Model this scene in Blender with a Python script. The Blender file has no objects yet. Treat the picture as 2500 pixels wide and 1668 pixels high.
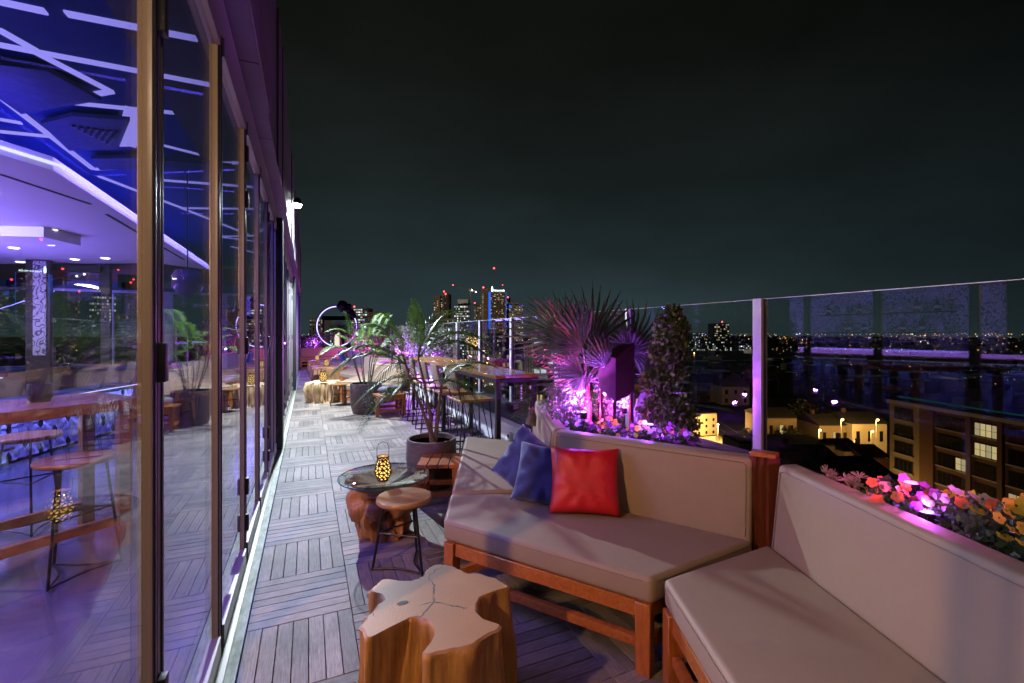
import bpy, bmesh, math, random
from mathutils import Vector, Matrix, noise as mnoise
random.seed(7)
R = math.radians
scene = bpy.context.scene
COL = scene.collection

# ------------------------------------------------------------------ camera
EYE = 1.53
YAW = math.atan2(.4083, .9128)
SN, CS = math.sin(YAW), math.cos(YAW)
cam_d = bpy.data.cameras.new('camera')
cam = bpy.data.objects.new('camera', cam_d); COL.objects.link(cam)
cam.location = (0, 0, EYE)
cam.rotation_euler = (R(90), 0, -YAW)
cam_d.sensor_width = 36; cam_d.lens = 16.0
cam_d.shift_y = -.0076
cam_d.clip_start = .02; cam_d.clip_end = 9000
scene.camera = cam
scene.render.engine = 'CYCLES'
scene.cycles.use_denoising = True
scene.cycles.max_bounces = 8
scene.cycles.diffuse_bounces = 3
scene.cycles.glossy_bounces = 4
scene.cycles.transmission_bounces = 6
scene.cycles.transparent_max_bounces = 24
scene.cycles.sample_clamp_indirect = 4
scene.cycles.caustics_reflective = False
scene.cycles.caustics_refractive = False
scene.view_settings.view_transform = 'Standard'
scene.view_settings.look = 'None'
scene.view_settings.gamma = 1
scene.view_settings.exposure = 0

# ------------------------------------------------------------------ night sky (city glow, thin cloud)
world = bpy.data.worlds.new('World'); scene.world = world; world.use_nodes = True
nt = world.node_tree; nt.nodes.clear()
out = nt.nodes.new('ShaderNodeOutputWorld'); bg = nt.nodes.new('ShaderNodeBackground')
tc = nt.nodes.new('ShaderNodeTexCoord'); sep = nt.nodes.new('ShaderNodeSeparateXYZ')
ramp = nt.nodes.new('ShaderNodeValToRGB')
nt.links.new(tc.outputs['Generated'], sep.inputs[0]); nt.links.new(sep.outputs['Z'], ramp.inputs[0])
e = ramp.color_ramp.elements
e[0].position = 0.0; e[0].color = (.026, .042, .046, 1)
e[1].position = 1.0; e[1].color = (.0030, .0034, .0028, 1)
for p, c_ in ((.06, (.0215, .036, .040)), (.16, (.0135, .0225, .0250)), (.30, (.0078, .0112, .0112)), (.5, (.0062, .0074, .0064))):
    n = e.new(p); n.color = (*c_, 1)
nz = nt.nodes.new('ShaderNodeTexNoise'); nz.inputs['Scale'].default_value = 1.6; nz.inputs['Detail'].default_value = 4
mp = nt.nodes.new('ShaderNodeMapping'); mp.inputs['Scale'].default_value = (1, 1, 2.4); mp.inputs['Rotation'].default_value = (0, .4, .6)
nt.links.new(tc.outputs['Generated'], mp.inputs[0]); nt.links.new(mp.outputs[0], nz.inputs[0])
mr = nt.nodes.new('ShaderNodeMapRange'); mr.inputs[1].default_value = .3; mr.inputs[2].default_value = .75; mr.inputs[3].default_value = .62; mr.inputs[4].default_value = 1.45
nt.links.new(nz.outputs[0], mr.inputs[0])
# the glow is strongest over downtown (straight up the terrace) and fades to the open country on the right
dt = nt.nodes.new('ShaderNodeVectorMath'); dt.operation = 'DOT_PRODUCT'; dt.inputs[1].default_value = (.22, .97, 0)
nt.links.new(tc.outputs['Generated'], dt.inputs[0])
mr2 = nt.nodes.new('ShaderNodeMapRange'); mr2.inputs[1].default_value = .2; mr2.inputs[2].default_value = 1; mr2.inputs[3].default_value = .36; mr2.inputs[4].default_value = 1.12
nt.links.new(dt.outputs['Value'], mr2.inputs[0])
mm = nt.nodes.new('ShaderNodeMath'); mm.operation = 'MULTIPLY'
nt.links.new(mr.outputs[0], mm.inputs[0]); nt.links.new(mr2.outputs[0], mm.inputs[1])
nt.links.new(ramp.outputs[0], bg.inputs['Color']); nt.links.new(mm.outputs[0], bg.inputs['Strength'])
nt.links.new(bg.outputs[0], out.inputs['Surface'])

# ------------------------------------------------------------------ helpers
def at(u, v, d):
    """world point seen at photo pixel (u, v) at depth d metres along the view axis"""
    l = (u - 1250) / 1111 * d
    return Vector((l * CS + d * SN, d * CS - l * SN, EYE - (v - 815) * d / 1111))

class MB:
    def __init__(s): s.v = []; s.f = []
    def add(s, vs, fs):
        o = len(s.v); s.v += [tuple(p) for p in vs]; s.f += [tuple(i + o for i in f) for f in fs]; return s
    def box(s, cx, cy, cz, sx, sy, sz, rz=0):
        c_, n_ = math.cos(rz), math.sin(rz); vs = []
        for z in (-.5, .5):
            for x, y in ((-.5, -.5), (.5, -.5), (.5, .5), (-.5, .5)):
                X, Y = x * sx, y * sy
                vs.append((cx + X * c_ - Y * n_, cy + X * n_ + Y * c_, cz + z * sz))
        return s.add(vs, [(3, 2, 1, 0), (4, 5, 6, 7), (0, 1, 5, 4), (1, 2, 6, 5), (2, 3, 7, 6), (3, 0, 4, 7)])
    def beam(s, a, b, w, h):
        a, b = Vector(a), Vector(b); t = (b - a).normalized()
        up = Vector((0, 0, 1)) if abs(t.z) < .95 else Vector((0, 1, 0))
        r = t.cross(up).normalized(); u = r.cross(t)
        vs = []
        for p in (a, b):
            for i, j in ((-1, -1), (1, -1), (1, 1), (-1, 1)): vs.append(p + r * (i * w / 2) + u * (j * h / 2))
        return s.add(vs, [(3, 2, 1, 0), (4, 5, 6, 7), (0, 1, 5, 4), (1, 2, 6, 5), (2, 3, 7, 6), (3, 0, 4, 7)])
    def tube(s, pts, r, n=6, closed=False):
        pts = [Vector(p) for p in pts]; m = len(pts); vs = []; fs = []
        rr = r if isinstance(r, (list, tuple)) else [r] * m
        for i, p in enumerate(pts):
            if closed: t = pts[(i + 1) % m] - pts[i - 1]
            else: t = pts[min(i + 1, m - 1)] - pts[max(i - 1, 0)]
            t.normalize(); up = Vector((0, 0, 1)) if abs(t.z) < .9 else Vector((1, 0, 0))
            a = t.cross(up).normalized(); b = a.cross(t)
            for k in range(n):
                w = 2 * math.pi * k / n; vs.append(p + (a * math.cos(w) + b * math.sin(w)) * rr[i])
        for i in range(m if closed else m - 1):
            j = (i + 1) % m
            for k in range(n): fs.append((i * n + k, i * n + (k + 1) % n, j * n + (k + 1) % n, j * n + k))
        if not closed: fs += [tuple(range(n))[::-1], tuple((m - 1) * n + k for k in range(n))]
        return s.add(vs, fs)
    def lathe(s, prof, n=24, c=(0, 0, 0), cap=True):
        vs = []; fs = []
        for r, z in prof:
            for k in range(n):
                w = 2 * math.pi * k / n; vs.append((c[0] + r * math.cos(w), c[1] + r * math.sin(w), c[2] + z))
        for i in range(len(prof) - 1):
            for k in range(n): fs.append((i * n + k, i * n + (k + 1) % n, (i + 1) * n + (k + 1) % n, (i + 1) * n + k))
        if cap: fs += [tuple(range(n))[::-1], tuple((len(prof) - 1) * n + k for k in range(n))]
        return s.add(vs, fs)
    def prism(s, poly, z0, z1):
        n = len(poly); A = sum(poly[i][0] * poly[(i + 1) % n][1] - poly[(i + 1) % n][0] * poly[i][1] for i in range(n))
        if A < 0: poly = poly[::-1]
        vs = [(x, y, z0) for x, y in poly] + [(x, y, z1) for x, y in poly]
        return s.add(vs, [tuple(range(n))[::-1], tuple(range(n, 2 * n))] + [(i, (i + 1) % n, n + (i + 1) % n, n + i) for i in range(n)])
    def quad(s, a, b, c, d): return s.add([a, b, c, d], [(0, 1, 2, 3)])
    def mesh(s, name, mat, org=(0, 0, 0), smooth=False, angle=40, bevel=0, seg=2):
        me = bpy.data.meshes.new(name)
        me.from_pydata([(x - org[0], y - org[1], z - org[2]) for x, y, z in s.v], [], s.f)
        if bevel:
            bm = bmesh.new(); bm.from_mesh(me); bmesh.ops.remove_doubles(bm, verts=bm.verts, dist=1e-5)
            eds = [e_ for e_ in bm.edges if len(e_.link_faces) == 2 and e_.calc_face_angle(0) > .5]
            bmesh.ops.bevel(bm, geom=eds, offset=bevel, segments=seg, affect='EDGES', profile=.6, clamp_overlap=True)
            bm.to_mesh(me); bm.free(); smooth = True
        if smooth:
            me.polygons.foreach_set('use_smooth', [True] * len(me.polygons))
            me.set_sharp_from_angle(angle=R(angle))
        me.materials.append(mat); me.update(); return me

ORG = {}
def link(o, parent=None):
    COL.objects.link(o)
    if parent is not None: o.parent = parent
    return o
def thing(name, label, cat, loc=(0, 0, 0), rz=0, group=None):
    o = bpy.data.objects.new(name, None); o.empty_display_size = .1; link(o)
    o.location = loc; o.rotation_euler = (0, 0, rz); o['label'] = label; o['category'] = cat
    if group: o['group'] = group
    ORG[o.name] = tuple(loc); return o
def tag(o, label, cat, group=None):
    o['label'] = label; o['category'] = cat
    if group: o['group'] = group
    return o
def part(name, mb, mat, parent=None, smooth=False, angle=40, bevel=0, seg=2, kind=None, local=False, base=None):
    """mesh object; vertices given in world space unless local. base: origin of a top-level mesh"""
    org = (0, 0, 0)
    if not local:
        if parent is not None: org = ORG.get(parent.name, (0, 0, 0))
        elif base: org = base
    me = mb.mesh(name, mat, org, smooth, angle, bevel, seg)
    o = bpy.data.objects.new(name, me); link(o, parent)
    if parent is not None: ORG[o.name] = org if not local else ORG.get(parent.name, (0, 0, 0))
    elif base: o.location = base; ORG[o.name] = base
    if kind: o['kind'] = kind
    return o
def inst(name, me, parent, loc=(0, 0, 0), rot=(0, 0, 0), sc=1):
    o = bpy.data.objects.new(name, me); link(o, parent)
    o.location = loc; o.rotation_euler = rot; o.scale = (sc, sc, sc) if not isinstance(sc, tuple) else sc
    return o
def dup(root, loc, rz=0, label=None, sc=1):
    r = root.copy(); COL.objects.link(r); r.location = loc; r.rotation_euler = (0, 0, rz); r.scale = (sc, sc, sc)
    if label: r['label'] = label
    for ch in list(root.children):
        c = ch.copy(); COL.objects.link(c); c.parent = r
        for g in list(ch.children):
            d = g.copy(); COL.objects.link(d); d.parent = c
    return r
def light(kind, name, loc, color, power, parent=None, size=.05, rot=(0, 0, 0), sy=None, angle=120, blend=.5):
    d = bpy.data.lights.new(name, kind); d.color = color; d.energy = power
    if kind == 'AREA':
        d.size = size
        if sy: d.shape = 'RECTANGLE'; d.size_y = sy
    else: d.shadow_soft_size = size
    if kind == 'SPOT': d.spot_size = R(angle); d.spot_blend = blend
    o = bpy.data.objects.new(name, d); link(o, parent)
    if parent is not None and parent.rotation_euler.z == 0:
        og = ORG.get(parent.name, (0, 0, 0)); loc = tuple(loc[i] - og[i] for i in range(3))
    o.location = loc; o.rotation_euler = rot; return o

# ------------------------------------------------------------------ materials
def _new(name):
    m = bpy.data.materials.new(name); m.use_nodes = True
    return m, m.node_tree, m.node_tree.nodes['Principled BSDF']
def mat(name, c1, c2=None, rough=.5, metal=0, scale=8, stretch=(1, 1, 1), bump=0, bscale=None, rvar=.1, objrand=0, island=0, coat=0, detail=5, sheen=0, spec=.5, trans=0, stain=0):
    m, t, b = _new(name); L = t.links.new; N = t.nodes.new
    c2 = c2 or tuple(x * .8 for x in c1)
    tc_ = N('ShaderNodeTexCoord'); mp_ = N('ShaderNodeMapping'); mp_.inputs['Scale'].default_value = stretch
    L(tc_.outputs['Object'], mp_.inputs[0])
    vec = mp_.outputs[0]
    if objrand:
        oi = N('ShaderNodeObjectInfo'); ad = N('ShaderNodeVectorMath'); ad.operation = 'MULTIPLY_ADD'
        ad.inputs[1].default_value = (1, 1, 1); L(mp_.outputs[0], ad.inputs[0])
        sc_ = N('ShaderNodeMath'); sc_.operation = 'MULTIPLY'; sc_.inputs[1].default_value = 57; L(oi.outputs['Random'], sc_.inputs[0])
        cb = N('ShaderNodeCombineXYZ'); L(sc_.outputs[0], cb.inputs[0]); L(sc_.outputs[0], cb.inputs[1]); L(cb.outputs[0], ad.inputs[2])
        vec = ad.outputs[0]
    nz_ = N('ShaderNodeTexNoise'); nz_.inputs['Scale'].default_value = scale; nz_.inputs['Detail'].default_value = detail; nz_.inputs['Roughness'].default_value = .62
    L(vec, nz_.inputs['Vector'])
    rp = N('ShaderNodeMapRange'); rp.inputs[1].default_value = .3; rp.inputs[2].default_value = .7; L(nz_.outputs[0], rp.inputs[0])
    mx = N('ShaderNodeMix'); mx.data_type = 'RGBA'; mx.inputs[6].default_value = (*c1, 1); mx.inputs[7].default_value = (*c2, 1)
    L(rp.outputs[0], mx.inputs[0]); colr = mx.outputs[2]
    if objrand or island:
        hv = N('ShaderNodeHueSaturation'); L(colr, hv.inputs['Color'])
        mrr = N('ShaderNodeMapRange'); amt = objrand or island; mrr.inputs[3].default_value = 1 - amt; mrr.inputs[4].default_value = 1 + amt
        if objrand and island:
            g = N('ShaderNodeNewGeometry'); ad2 = N('ShaderNodeMath'); L(oi.outputs['Random'], ad2.inputs[0]); L(g.outputs['Random Per Island'], ad2.inputs[1])
            fr = N('ShaderNodeMath'); fr.operation = 'FRACT'; L(ad2.outputs[0], fr.inputs[0]); L(fr.outputs[0], mrr.inputs[0])
        elif objrand: L(oi.outputs['Random'], mrr.inputs[0])
        else:
            g = N('ShaderNodeNewGeometry'); L(g.outputs['Random Per Island'], mrr.inputs[0])
        L(mrr.outputs[0], hv.inputs['Value']); colr = hv.outputs[0]
    if stain:
        gs = N('ShaderNodeNewGeometry'); ns = N('ShaderNodeTexNoise'); ns.inputs['Scale'].default_value = 1.7; ns.inputs['Detail'].default_value = 6; ns.inputs['Roughness'].default_value = .65; L(gs.outputs['Position'], ns.inputs[0])
        ms_ = N('ShaderNodeMapRange'); ms_.inputs[1].default_value = .36; ms_.inputs[2].default_value = .56; ms_.inputs[3].default_value = 1 - stain; ms_.inputs[4].default_value = 1.05; L(ns.outputs[0], ms_.inputs[0])
        mv = N('ShaderNodeMix'); mv.data_type = 'RGBA'; mv.blend_type = 'MULTIPLY'; mv.inputs[0].default_value = 1; L(colr, mv.inputs[6]); L(ms_.outputs[0], mv.inputs[7]); colr = mv.outputs[2]
    L(colr, b.inputs['Base Color'])
    r2 = N('ShaderNodeMapRange'); r2.inputs[3].default_value = max(.02, rough - rvar); r2.inputs[4].default_value = min(1, rough + rvar); L(nz_.outputs[0], r2.inputs[0]); L(r2.outputs[0], b.inputs['Roughness'])
    b.inputs['Metallic'].default_value = metal; b.inputs['Coat Weight'].default_value = coat; b.inputs['Specular IOR Level'].default_value = spec
    b.inputs['Coat Roughness'].default_value = .12
    if sheen: b.inputs['Sheen Weight'].default_value = sheen
    if trans: b.inputs['Subsurface Weight'].default_value = 0
    if bump:
        bn = N('ShaderNodeBump'); bn.inputs['Strength'].default_value = bump; bn.inputs['Distance'].default_value = .01
        if bscale:
            n2 = N('ShaderNodeTexNoise'); n2.inputs['Scale'].default_value = bscale; n2.inputs['Detail'].default_value = 4; L(vec, n2.inputs['Vector']); L(n2.outputs[0], bn.inputs['Height'])
        else: L(nz_.outputs[0], bn.inputs['Height'])
        L(bn.outputs[0], b.inputs['Normal'])
    return m
def emit(name, c, s, sample=False):
    m, t, b = _new(name); t.nodes.remove(b); em = t.nodes.new('ShaderNodeEmission')
    em.inputs[0].default_value = (*c, 1); em.inputs[1].default_value = s
    t.links.new(em.outputs[0], t.nodes['Material Output'].inputs[0])
    m.cycles.emission_sampling = 'AUTO' if sample else 'NONE'; return m
def emit_var(name, c1, c2, s0, s1):
    """lit windows: colour and brightness differ from pane to pane"""
    m, t, b = _new(name); t.nodes.remove(b); em = t.nodes.new('ShaderNodeEmission'); g = t.nodes.new('ShaderNodeNewGeometry')
    mx = t.nodes.new('ShaderNodeMix'); mx.data_type = 'RGBA'; mx.inputs[6].default_value = (*c1, 1); mx.inputs[7].default_value = (*c2, 1)
    wn = t.nodes.new('ShaderNodeTexWhiteNoise'); wn.noise_dimensions = '1D'; t.links.new(g.outputs['Random Per Island'], wn.inputs['W'])
    t.links.new(wn.outputs['Value'], mx.inputs[0]); t.links.new(mx.outputs[2], em.inputs[0])
    pw = t.nodes.new('ShaderNodeMath'); pw.operation = 'POWER'; pw.inputs[1].default_value = 2; t.links.new(g.outputs['Random Per Island'], pw.inputs[0])
    mr_ = t.nodes.new('ShaderNodeMapRange'); mr_.inputs[3].default_value = s0; mr_.inputs[4].default_value = s1
    t.links.new(pw.outputs[0], mr_.inputs[0]); t.links.new(mr_.outputs[0], em.inputs[1])
    t.links.new(em.outputs[0], t.nodes['Material Output'].inputs[0]); m.cycles.emission_sampling = 'NONE'; return m
def glass(name, tint=(.93, .97, .96), ior=1.5, rough=0):
    """thin sheet: straight transmission plus Fresnel reflection"""
    m, t, b = _new(name); t.nodes.remove(b); N = t.nodes.new; L = t.links.new
    tr = N('ShaderNodeBsdfTransparent'); tr.inputs[0].default_value = (*tint, 1)
    gl = N('ShaderNodeBsdfGlossy'); gl.inputs['Roughness'].default_value = rough
    fr = N('ShaderNodeFresnel'); g = N('ShaderNodeNewGeometry')
    mr_ = N('ShaderNodeMapRange'); mr_.inputs[3].default_value = ior; mr_.inputs[4].default_value = 1 / ior
    L(g.outputs['Backfacing'], mr_.inputs[0]); L(mr_.outputs[0], fr.inputs[0])
    mx = N('ShaderNodeMixShader'); L(fr.outputs[0], mx.inputs[0]); L(tr.outputs[0], mx.inputs[1]); L(gl.outputs[0], mx.inputs[2])
    L(mx.outputs[0], t.nodes['Material Output'].inputs[0]); return m
def leafmat(name, c1, c2, rough=.45, transl=.35):
    m, t, b = _new(name); N = t.nodes.new; L = t.links.new
    g = N('ShaderNodeNewGeometry'); mx = N('ShaderNodeMix'); mx.data_type = 'RGBA'
    mx.inputs[6].default_value = (*c1, 1); mx.inputs[7].default_value = (*c2, 1); L(g.outputs['Random Per Island'], mx.inputs[0])
    L(mx.outputs[2], b.inputs['Base Color']); b.inputs['Roughness'].default_value = rough
    tl = N('ShaderNodeBsdfTranslucent'); L(mx.outputs[2], tl.inputs[0]); ms = N('ShaderNodeMixShader'); ms.inputs[0].default_value = transl
    L(b.outputs[0], ms.inputs[1]); L(tl.outputs[0], ms.inputs[2]); L(ms.outputs[0], t.nodes['Material Output'].inputs[0]); return m

M = {}
M['deck'] = mat('weathered_deck', (.27, .222, .182), (.135, .105, .083), rough=.62, scale=9, stretch=(1.2, 16, 1), bump=.35, objrand=.34, island=.34, rvar=.12, stain=.42)
M['deckbase'] = mat('dark_deck_base', (.02, .018, .016), rough=.9)  # near-black slab below the boards
M['teak'] = mat('oiled_teak', (.46, .145, .03), (.27, .065, .012), rough=.38, scale=5, stretch=(2, 14, 14), bump=.15, coat=.15, objrand=.15)
M['teak_shade'] = mat('shade_toned_teak', (.15, .036, .011), (.08, .018, .006), rough=.45, scale=5, stretch=(14, 14, 2), bump=.15)  # teak darkened: the shade on the end post is put into the colour
M['teak_x'] = mat('oiled_teak_upright', (.42, .13, .028), (.24, .058, .012), rough=.38, scale=5, stretch=(14, 14, 2), bump=.15, coat=.15, objrand=.15)
M['vinyl'] = mat('beige_vinyl', (.305, .22, .155), (.265, .19, .132), rough=.56, scale=2.2, bump=.5, bscale=5, rvar=.08, spec=.3)
M['piping'] = mat('vinyl_piping', (.20, .145, .10), rough=.5)
M['navy'] = mat('navy_cloth', (.022, .030, .16), (.016, .022, .12), rough=.75, scale=30, bump=.15, bscale=300, sheen=.3)
M['black'] = mat('black_steel', (.012, .012, .013), (.02, .018, .017), rough=.42, metal=.3, scale=20)
M['alu'] = mat('anodised_frame', (.30, .27, .26), (.27, .24, .235), rough=.34, metal=.4, scale=2)
M['alu_dark'] = mat('dark_gasket', (.03, .026, .03), rough=.5)
M['alu_post'] = mat('brushed_post', (.55, .53, .55), (.48, .46, .49), rough=.42, metal=.35, scale=3)
M['cladding'] = mat('grey_cladding_panel', (.085, .07, .09), (.07, .06, .078), rough=.5, metal=.2, scale=2)
M['recess'] = mat('black_recess', (.008, .008, .009), rough=.6)
M['track'] = mat('mossy_sill', (.52, .55, .46), (.20, .23, .12), rough=.6, scale=7, stretch=(3, 1, 1), bump=.1)
M['white_wall'] = mat('white_parapet', (.62, .62, .66), (.54, .54, .58), rough=.55, scale=4)
M['coping'] = mat('dark_coping', (.06, .06, .07), (.03, .03, .035), rough=.45, metal=.3, scale=6)
M['clay'] = mat('brown_concrete_pot', (.115, .075, .065), (.06, .038, .033), rough=.62, scale=10, stretch=(1, 1, 3), bump=.4, bscale=60)
M['soil'] = mat('soil', (.07, .04, .022), (.025, .015, .01), rough=.95, scale=60, bump=.8)
M['glass_door'] = glass('door_glass', (.90, .93, .95), 1.62)
M['glass_rail'] = glass('rail_glass', (.93, .96, .95), 1.5)
M['glass_top'] = glass('table_glass', (.93, .98, .955), 1.5)
M['edge_highlight'] = mat('glass_edge_highlight', (.55, .66, .62), rough=.2)  # pale colour standing in for the highlight along the glass top
M['glass_edge'] = mat('green_glass_edge', (.02, .16, .11), rough=.15)
M['frond'] = leafmat('palm_leaflet', (.045, .115, .016), (.10, .19, .03))
M['frond_dark'] = leafmat('fan_palm_leaf', (.06, .07, .055), (.11, .12, .095), rough=.5, transl=.45)
M['shrub'] = leafmat('shrub_leaf', (.025, .045, .010), (.075, .10, .022), transl=.2)
M['bush'] = leafmat('bush_leaf', (.10, .12, .08), (.22, .24, .18), transl=.3)
M['foliage'] = leafmat('flower_foliage', (.03, .06, .02), (.07, .12, .04))
M['bark'] = mat('palm_bark', (.20, .13, .09), (.09, .06, .04), rough=.8, scale=20, stretch=(1, 1, 6), bump=.5)
M['petal_y'] = leafmat('yellow_petal', (.80, .58, .03), (.85, .68, .08), .6, .4)
M['petal_w'] = leafmat('white_petal', (.72, .66, .80), (.55, .45, .72), .6, .4)
M['petal_p'] = leafmat('violet_petal', (.16, .05, .36), (.35, .10, .42), .6, .4)
M['petal_r'] = leafmat('coral_petal', (.75, .12, .06), (.80, .22, .08), .6, .4)
M['petal_c'] = mat('flower_throat', (.10, .05, .01), rough=.8)
M['spike'] = leafmat('succulent_needle', (.42, .30, .26), (.5, .38, .34), .5, .3)
M['brass'] = mat('pierced_bronze', (.07, .04, .025), (.04, .025, .016), rough=.45, metal=.6, scale=20)
M['corten'] = mat('corten_steel', (.06, .022, .018), (.035, .014, .011), rough=.5, metal=.3, scale=6, bump=.15)
M['liner_glow'] = emit('lantern_inner_glow', (1, .60, .13), 2.6, False)  # glow of a sleeve added inside the lanterns to light the pierced holes
M['flame'] = emit('candle_glow', (1, .55, .12), 9, True)
M['uplens'] = emit('violet_lens', (.62, .22, 1), 8, True)
M['pinklens'] = emit('magenta_lens', (1, .12, .55), 6, True)
M['lamp'] = emit('floodlight_lens', (.93, 1, .82), 300, False)
M['lamp_warm'] = emit('warm_lens', (1, .78, .5), 40, False)
M['led'] = emit('blue_violet_led', (.36, .30, 1), 1.5, False)
M['ledcore'] = emit('led_core', (.62, .58, 1), 2.4, False)
M['ring'] = emit('ring_neon', (.42, .34, 1), 3.5, True)
M['down'] = emit('downlight_lens', (1, .93, 1), 8, False)

def wood_block(name, c1, c2, ringc=None, rough=.5):
    """sawn root wood: growth rings round the pith seen on top, vertical grain on the flanks, drying cracks"""
    m, t, b = _new(name); N = t.nodes.new; L = t.links.new
    tc_ = N('ShaderNodeTexCoord')
    nz_ = N('ShaderNodeTexNoise'); nz_.inputs['Scale'].default_value = 3.5; nz_.inputs['Detail'].default_value = 6; L(tc_.outputs['Object'], nz_.inputs[0])
    wv = N('ShaderNodeTexWave'); wv.wave_type = 'RINGS'; wv.rings_direction = 'Z'; wv.inputs['Scale'].default_value = 26; wv.inputs['Distortion'].default_value = 12; wv.inputs['Detail'].default_value = 4; wv.inputs['Detail Scale'].default_value = 1.4
    L(tc_.outputs['Object'], wv.inputs[0])
    mp_ = N('ShaderNodeMapping'); mp_.inputs['Scale'].default_value = (26, 26, 2.2); L(tc_.outputs['Object'], mp_.inputs[0])
    gr = N('ShaderNodeTexNoise'); gr.inputs['Scale'].default_value = 1.6; gr.inputs['Detail'].default_value = 6; gr.inputs['Roughness'].default_value = .7; L(mp_.outputs[0], gr.inputs[0])
    g = N('ShaderNodeNewGeometry'); sp = N('ShaderNodeSeparateXYZ'); L(g.outputs['Normal'], sp.inputs[0])
    st = N('ShaderNodeMapRange'); st.inputs[1].default_value = .6; st.inputs[2].default_value = .9; L(sp.outputs['Z'], st.inputs[0])
    mr_ = N('ShaderNodeMapRange'); mr_.inputs[3].default_value = .465; mr_.inputs[4].default_value = .535; L(wv.outputs['Fac'], mr_.inputs[0])
    mf = N('ShaderNodeMix'); L(st.outputs[0], mf.inputs[0]); L(gr.outputs[0], mf.inputs[2]); L(mr_.outputs[0], mf.inputs[3])
    rg = N('ShaderNodeMapRange'); rg.inputs[1].default_value = .34; rg.inputs[2].default_value = .68; L(mf.outputs[0], rg.inputs[0])
    mx = N('ShaderNodeMix'); mx.data_type = 'RGBA'; mx.inputs[6].default_value = (*c1, 1); mx.inputs[7].default_value = (*c2, 1); L(rg.outputs[0], mx.inputs[0])
    mx2 = N('ShaderNodeMix'); mx2.data_type = 'RGBA'; mx2.blend_type = 'MULTIPLY'; mx2.inputs[0].default_value = .75; L(mx.outputs[2], mx2.inputs[6])
    r3 = N('ShaderNodeMapRange'); r3.inputs[1].default_value = .3; r3.inputs[2].default_value = .7; r3.inputs[3].default_value = .55; r3.inputs[4].default_value = 1.15; L(nz_.outputs[0], r3.inputs[0])
    L(r3.outputs[0], mx2.inputs[7])
    # grey weathered bloom on the sawn top
    mx3 = N('ShaderNodeMix'); mx3.data_type = 'RGBA'; mx3.inputs[7].default_value = (*(ringc or c1), 1); L(mx2.outputs[2], mx3.inputs[6])
    mt = N('ShaderNodeMath'); mt.operation = 'MULTIPLY'; mt.inputs[1].default_value = .38; L(st.outputs[0], mt.inputs[0]); L(mt.outputs[0], mx3.inputs[0])
    # radial drying cracks
    gd = N('ShaderNodeTexGradient'); gd.gradient_type = 'RADIAL'; L(tc_.outputs['Object'], gd.inputs[0])
    n5 = N('ShaderNodeTexNoise'); n5.inputs['Scale'].default_value = 6; n5.inputs['Detail'].default_value = 3; L(tc_.outputs['Object'], n5.inputs[0])
    ma = N('ShaderNodeMath'); ma.operation = 'MULTIPLY_ADD'; ma.inputs[1].default_value = .34; L(n5.outputs[0], ma.inputs[0]); L(gd.outputs['Fac'], ma.inputs[2])
    ml = N('ShaderNodeMath'); ml.operation = 'MULTIPLY'; ml.inputs[1].default_value = 7; L(ma.outputs[0], ml.inputs[0])
    pp_ = N('ShaderNodeMath'); pp_.operation = 'PINGPONG'; pp_.inputs[1].default_value = 1; L(ml.outputs[0], pp_.inputs[0])
    ln_ = N('ShaderNodeVectorMath'); ln_.operation = 'LENGTH'; fl = N('ShaderNodeVectorMath'); fl.operation = 'MULTIPLY'; fl.inputs[1].default_value = (1, 1, 0); L(tc_.outputs['Object'], fl.inputs[0]); L(fl.outputs[0], ln_.inputs[0])
    wd = N('ShaderNodeMath'); wd.operation = 'DIVIDE'; wd.inputs[0].default_value = .0045; L(ln_.outputs['Value'], wd.inputs[1])
    cmp_ = N('ShaderNodeMath'); cmp_.operation = 'DIVIDE'; L(pp_.outputs[0], cmp_.inputs[0]); L(wd.outputs[0], cmp_.inputs[1])
    ck = N('ShaderNodeMapRange'); ck.inputs[1].default_value = .6; ck.inputs[2].default_value = 1.3; L(cmp_.outputs[0], ck.inputs[0])
    n4 = N('ShaderNodeTexNoise'); n4.inputs['Scale'].default_value = 7; L(tc_.outputs['Object'], n4.inputs[0])
    gt = N('ShaderNodeMapRange'); gt.inputs[1].default_value = .50; gt.inputs[2].default_value = .60; L(n4.outputs[0], gt.inputs[0])
    mxk = N('ShaderNodeMath'); mxk.operation = 'MAXIMUM'; L(ck.outputs[0], mxk.inputs[0]); L(gt.outputs[0], mxk.inputs[1])
    inv = N('ShaderNodeMath'); inv.operation = 'SUBTRACT'; inv.inputs[0].default_value = 1; L(mxk.outputs[0], inv.inputs[1])
    onl = N('ShaderNodeMath'); onl.operation = 'MULTIPLY'; L(inv.outputs[0], onl.inputs[0]); L(st.outputs[0], onl.inputs[1])
    mx4 = N('ShaderNodeMix'); mx4.data_type = 'RGBA'; mx4.inputs[7].default_value = (.03, .018, .01, 1); L(onl.outputs[0], mx4.inputs[0]); L(mx3.outputs[2], mx4.inputs[6])
    L(mx4.outputs[2], b.inputs['Base Color']); b.inputs['Roughness'].default_value = rough
    bn = N('ShaderNodeBump'); bn.inputs['Strength'].default_value = .35; bn.inputs['Distance'].default_value = .007; L(mf.outputs[0], bn.inputs['Height']); L(bn.outputs[0], b.inputs['Normal'])
    return m
M['stump'] = wood_block('sawn_root_wood', (.54, .29, .085), (.27, .115, .03), (.40, .235, .12))
M['stump_pale'] = wood_block('pale_root_wood', (.66, .46, .24), (.42, .24, .09), (.5, .4, .3))
M['stump_red'] = wood_block('red_root_wood', (.58, .29, .12), (.32, .12, .035), (.42, .2, .09))
M['bartop'] = mat('lacquered_bar_wood', (.44, .20, .06), (.22, .085, .024), rough=.26, scale=3, stretch=(8, 1.2, 6), bump=.1, coat=.4, objrand=.2)
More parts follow.
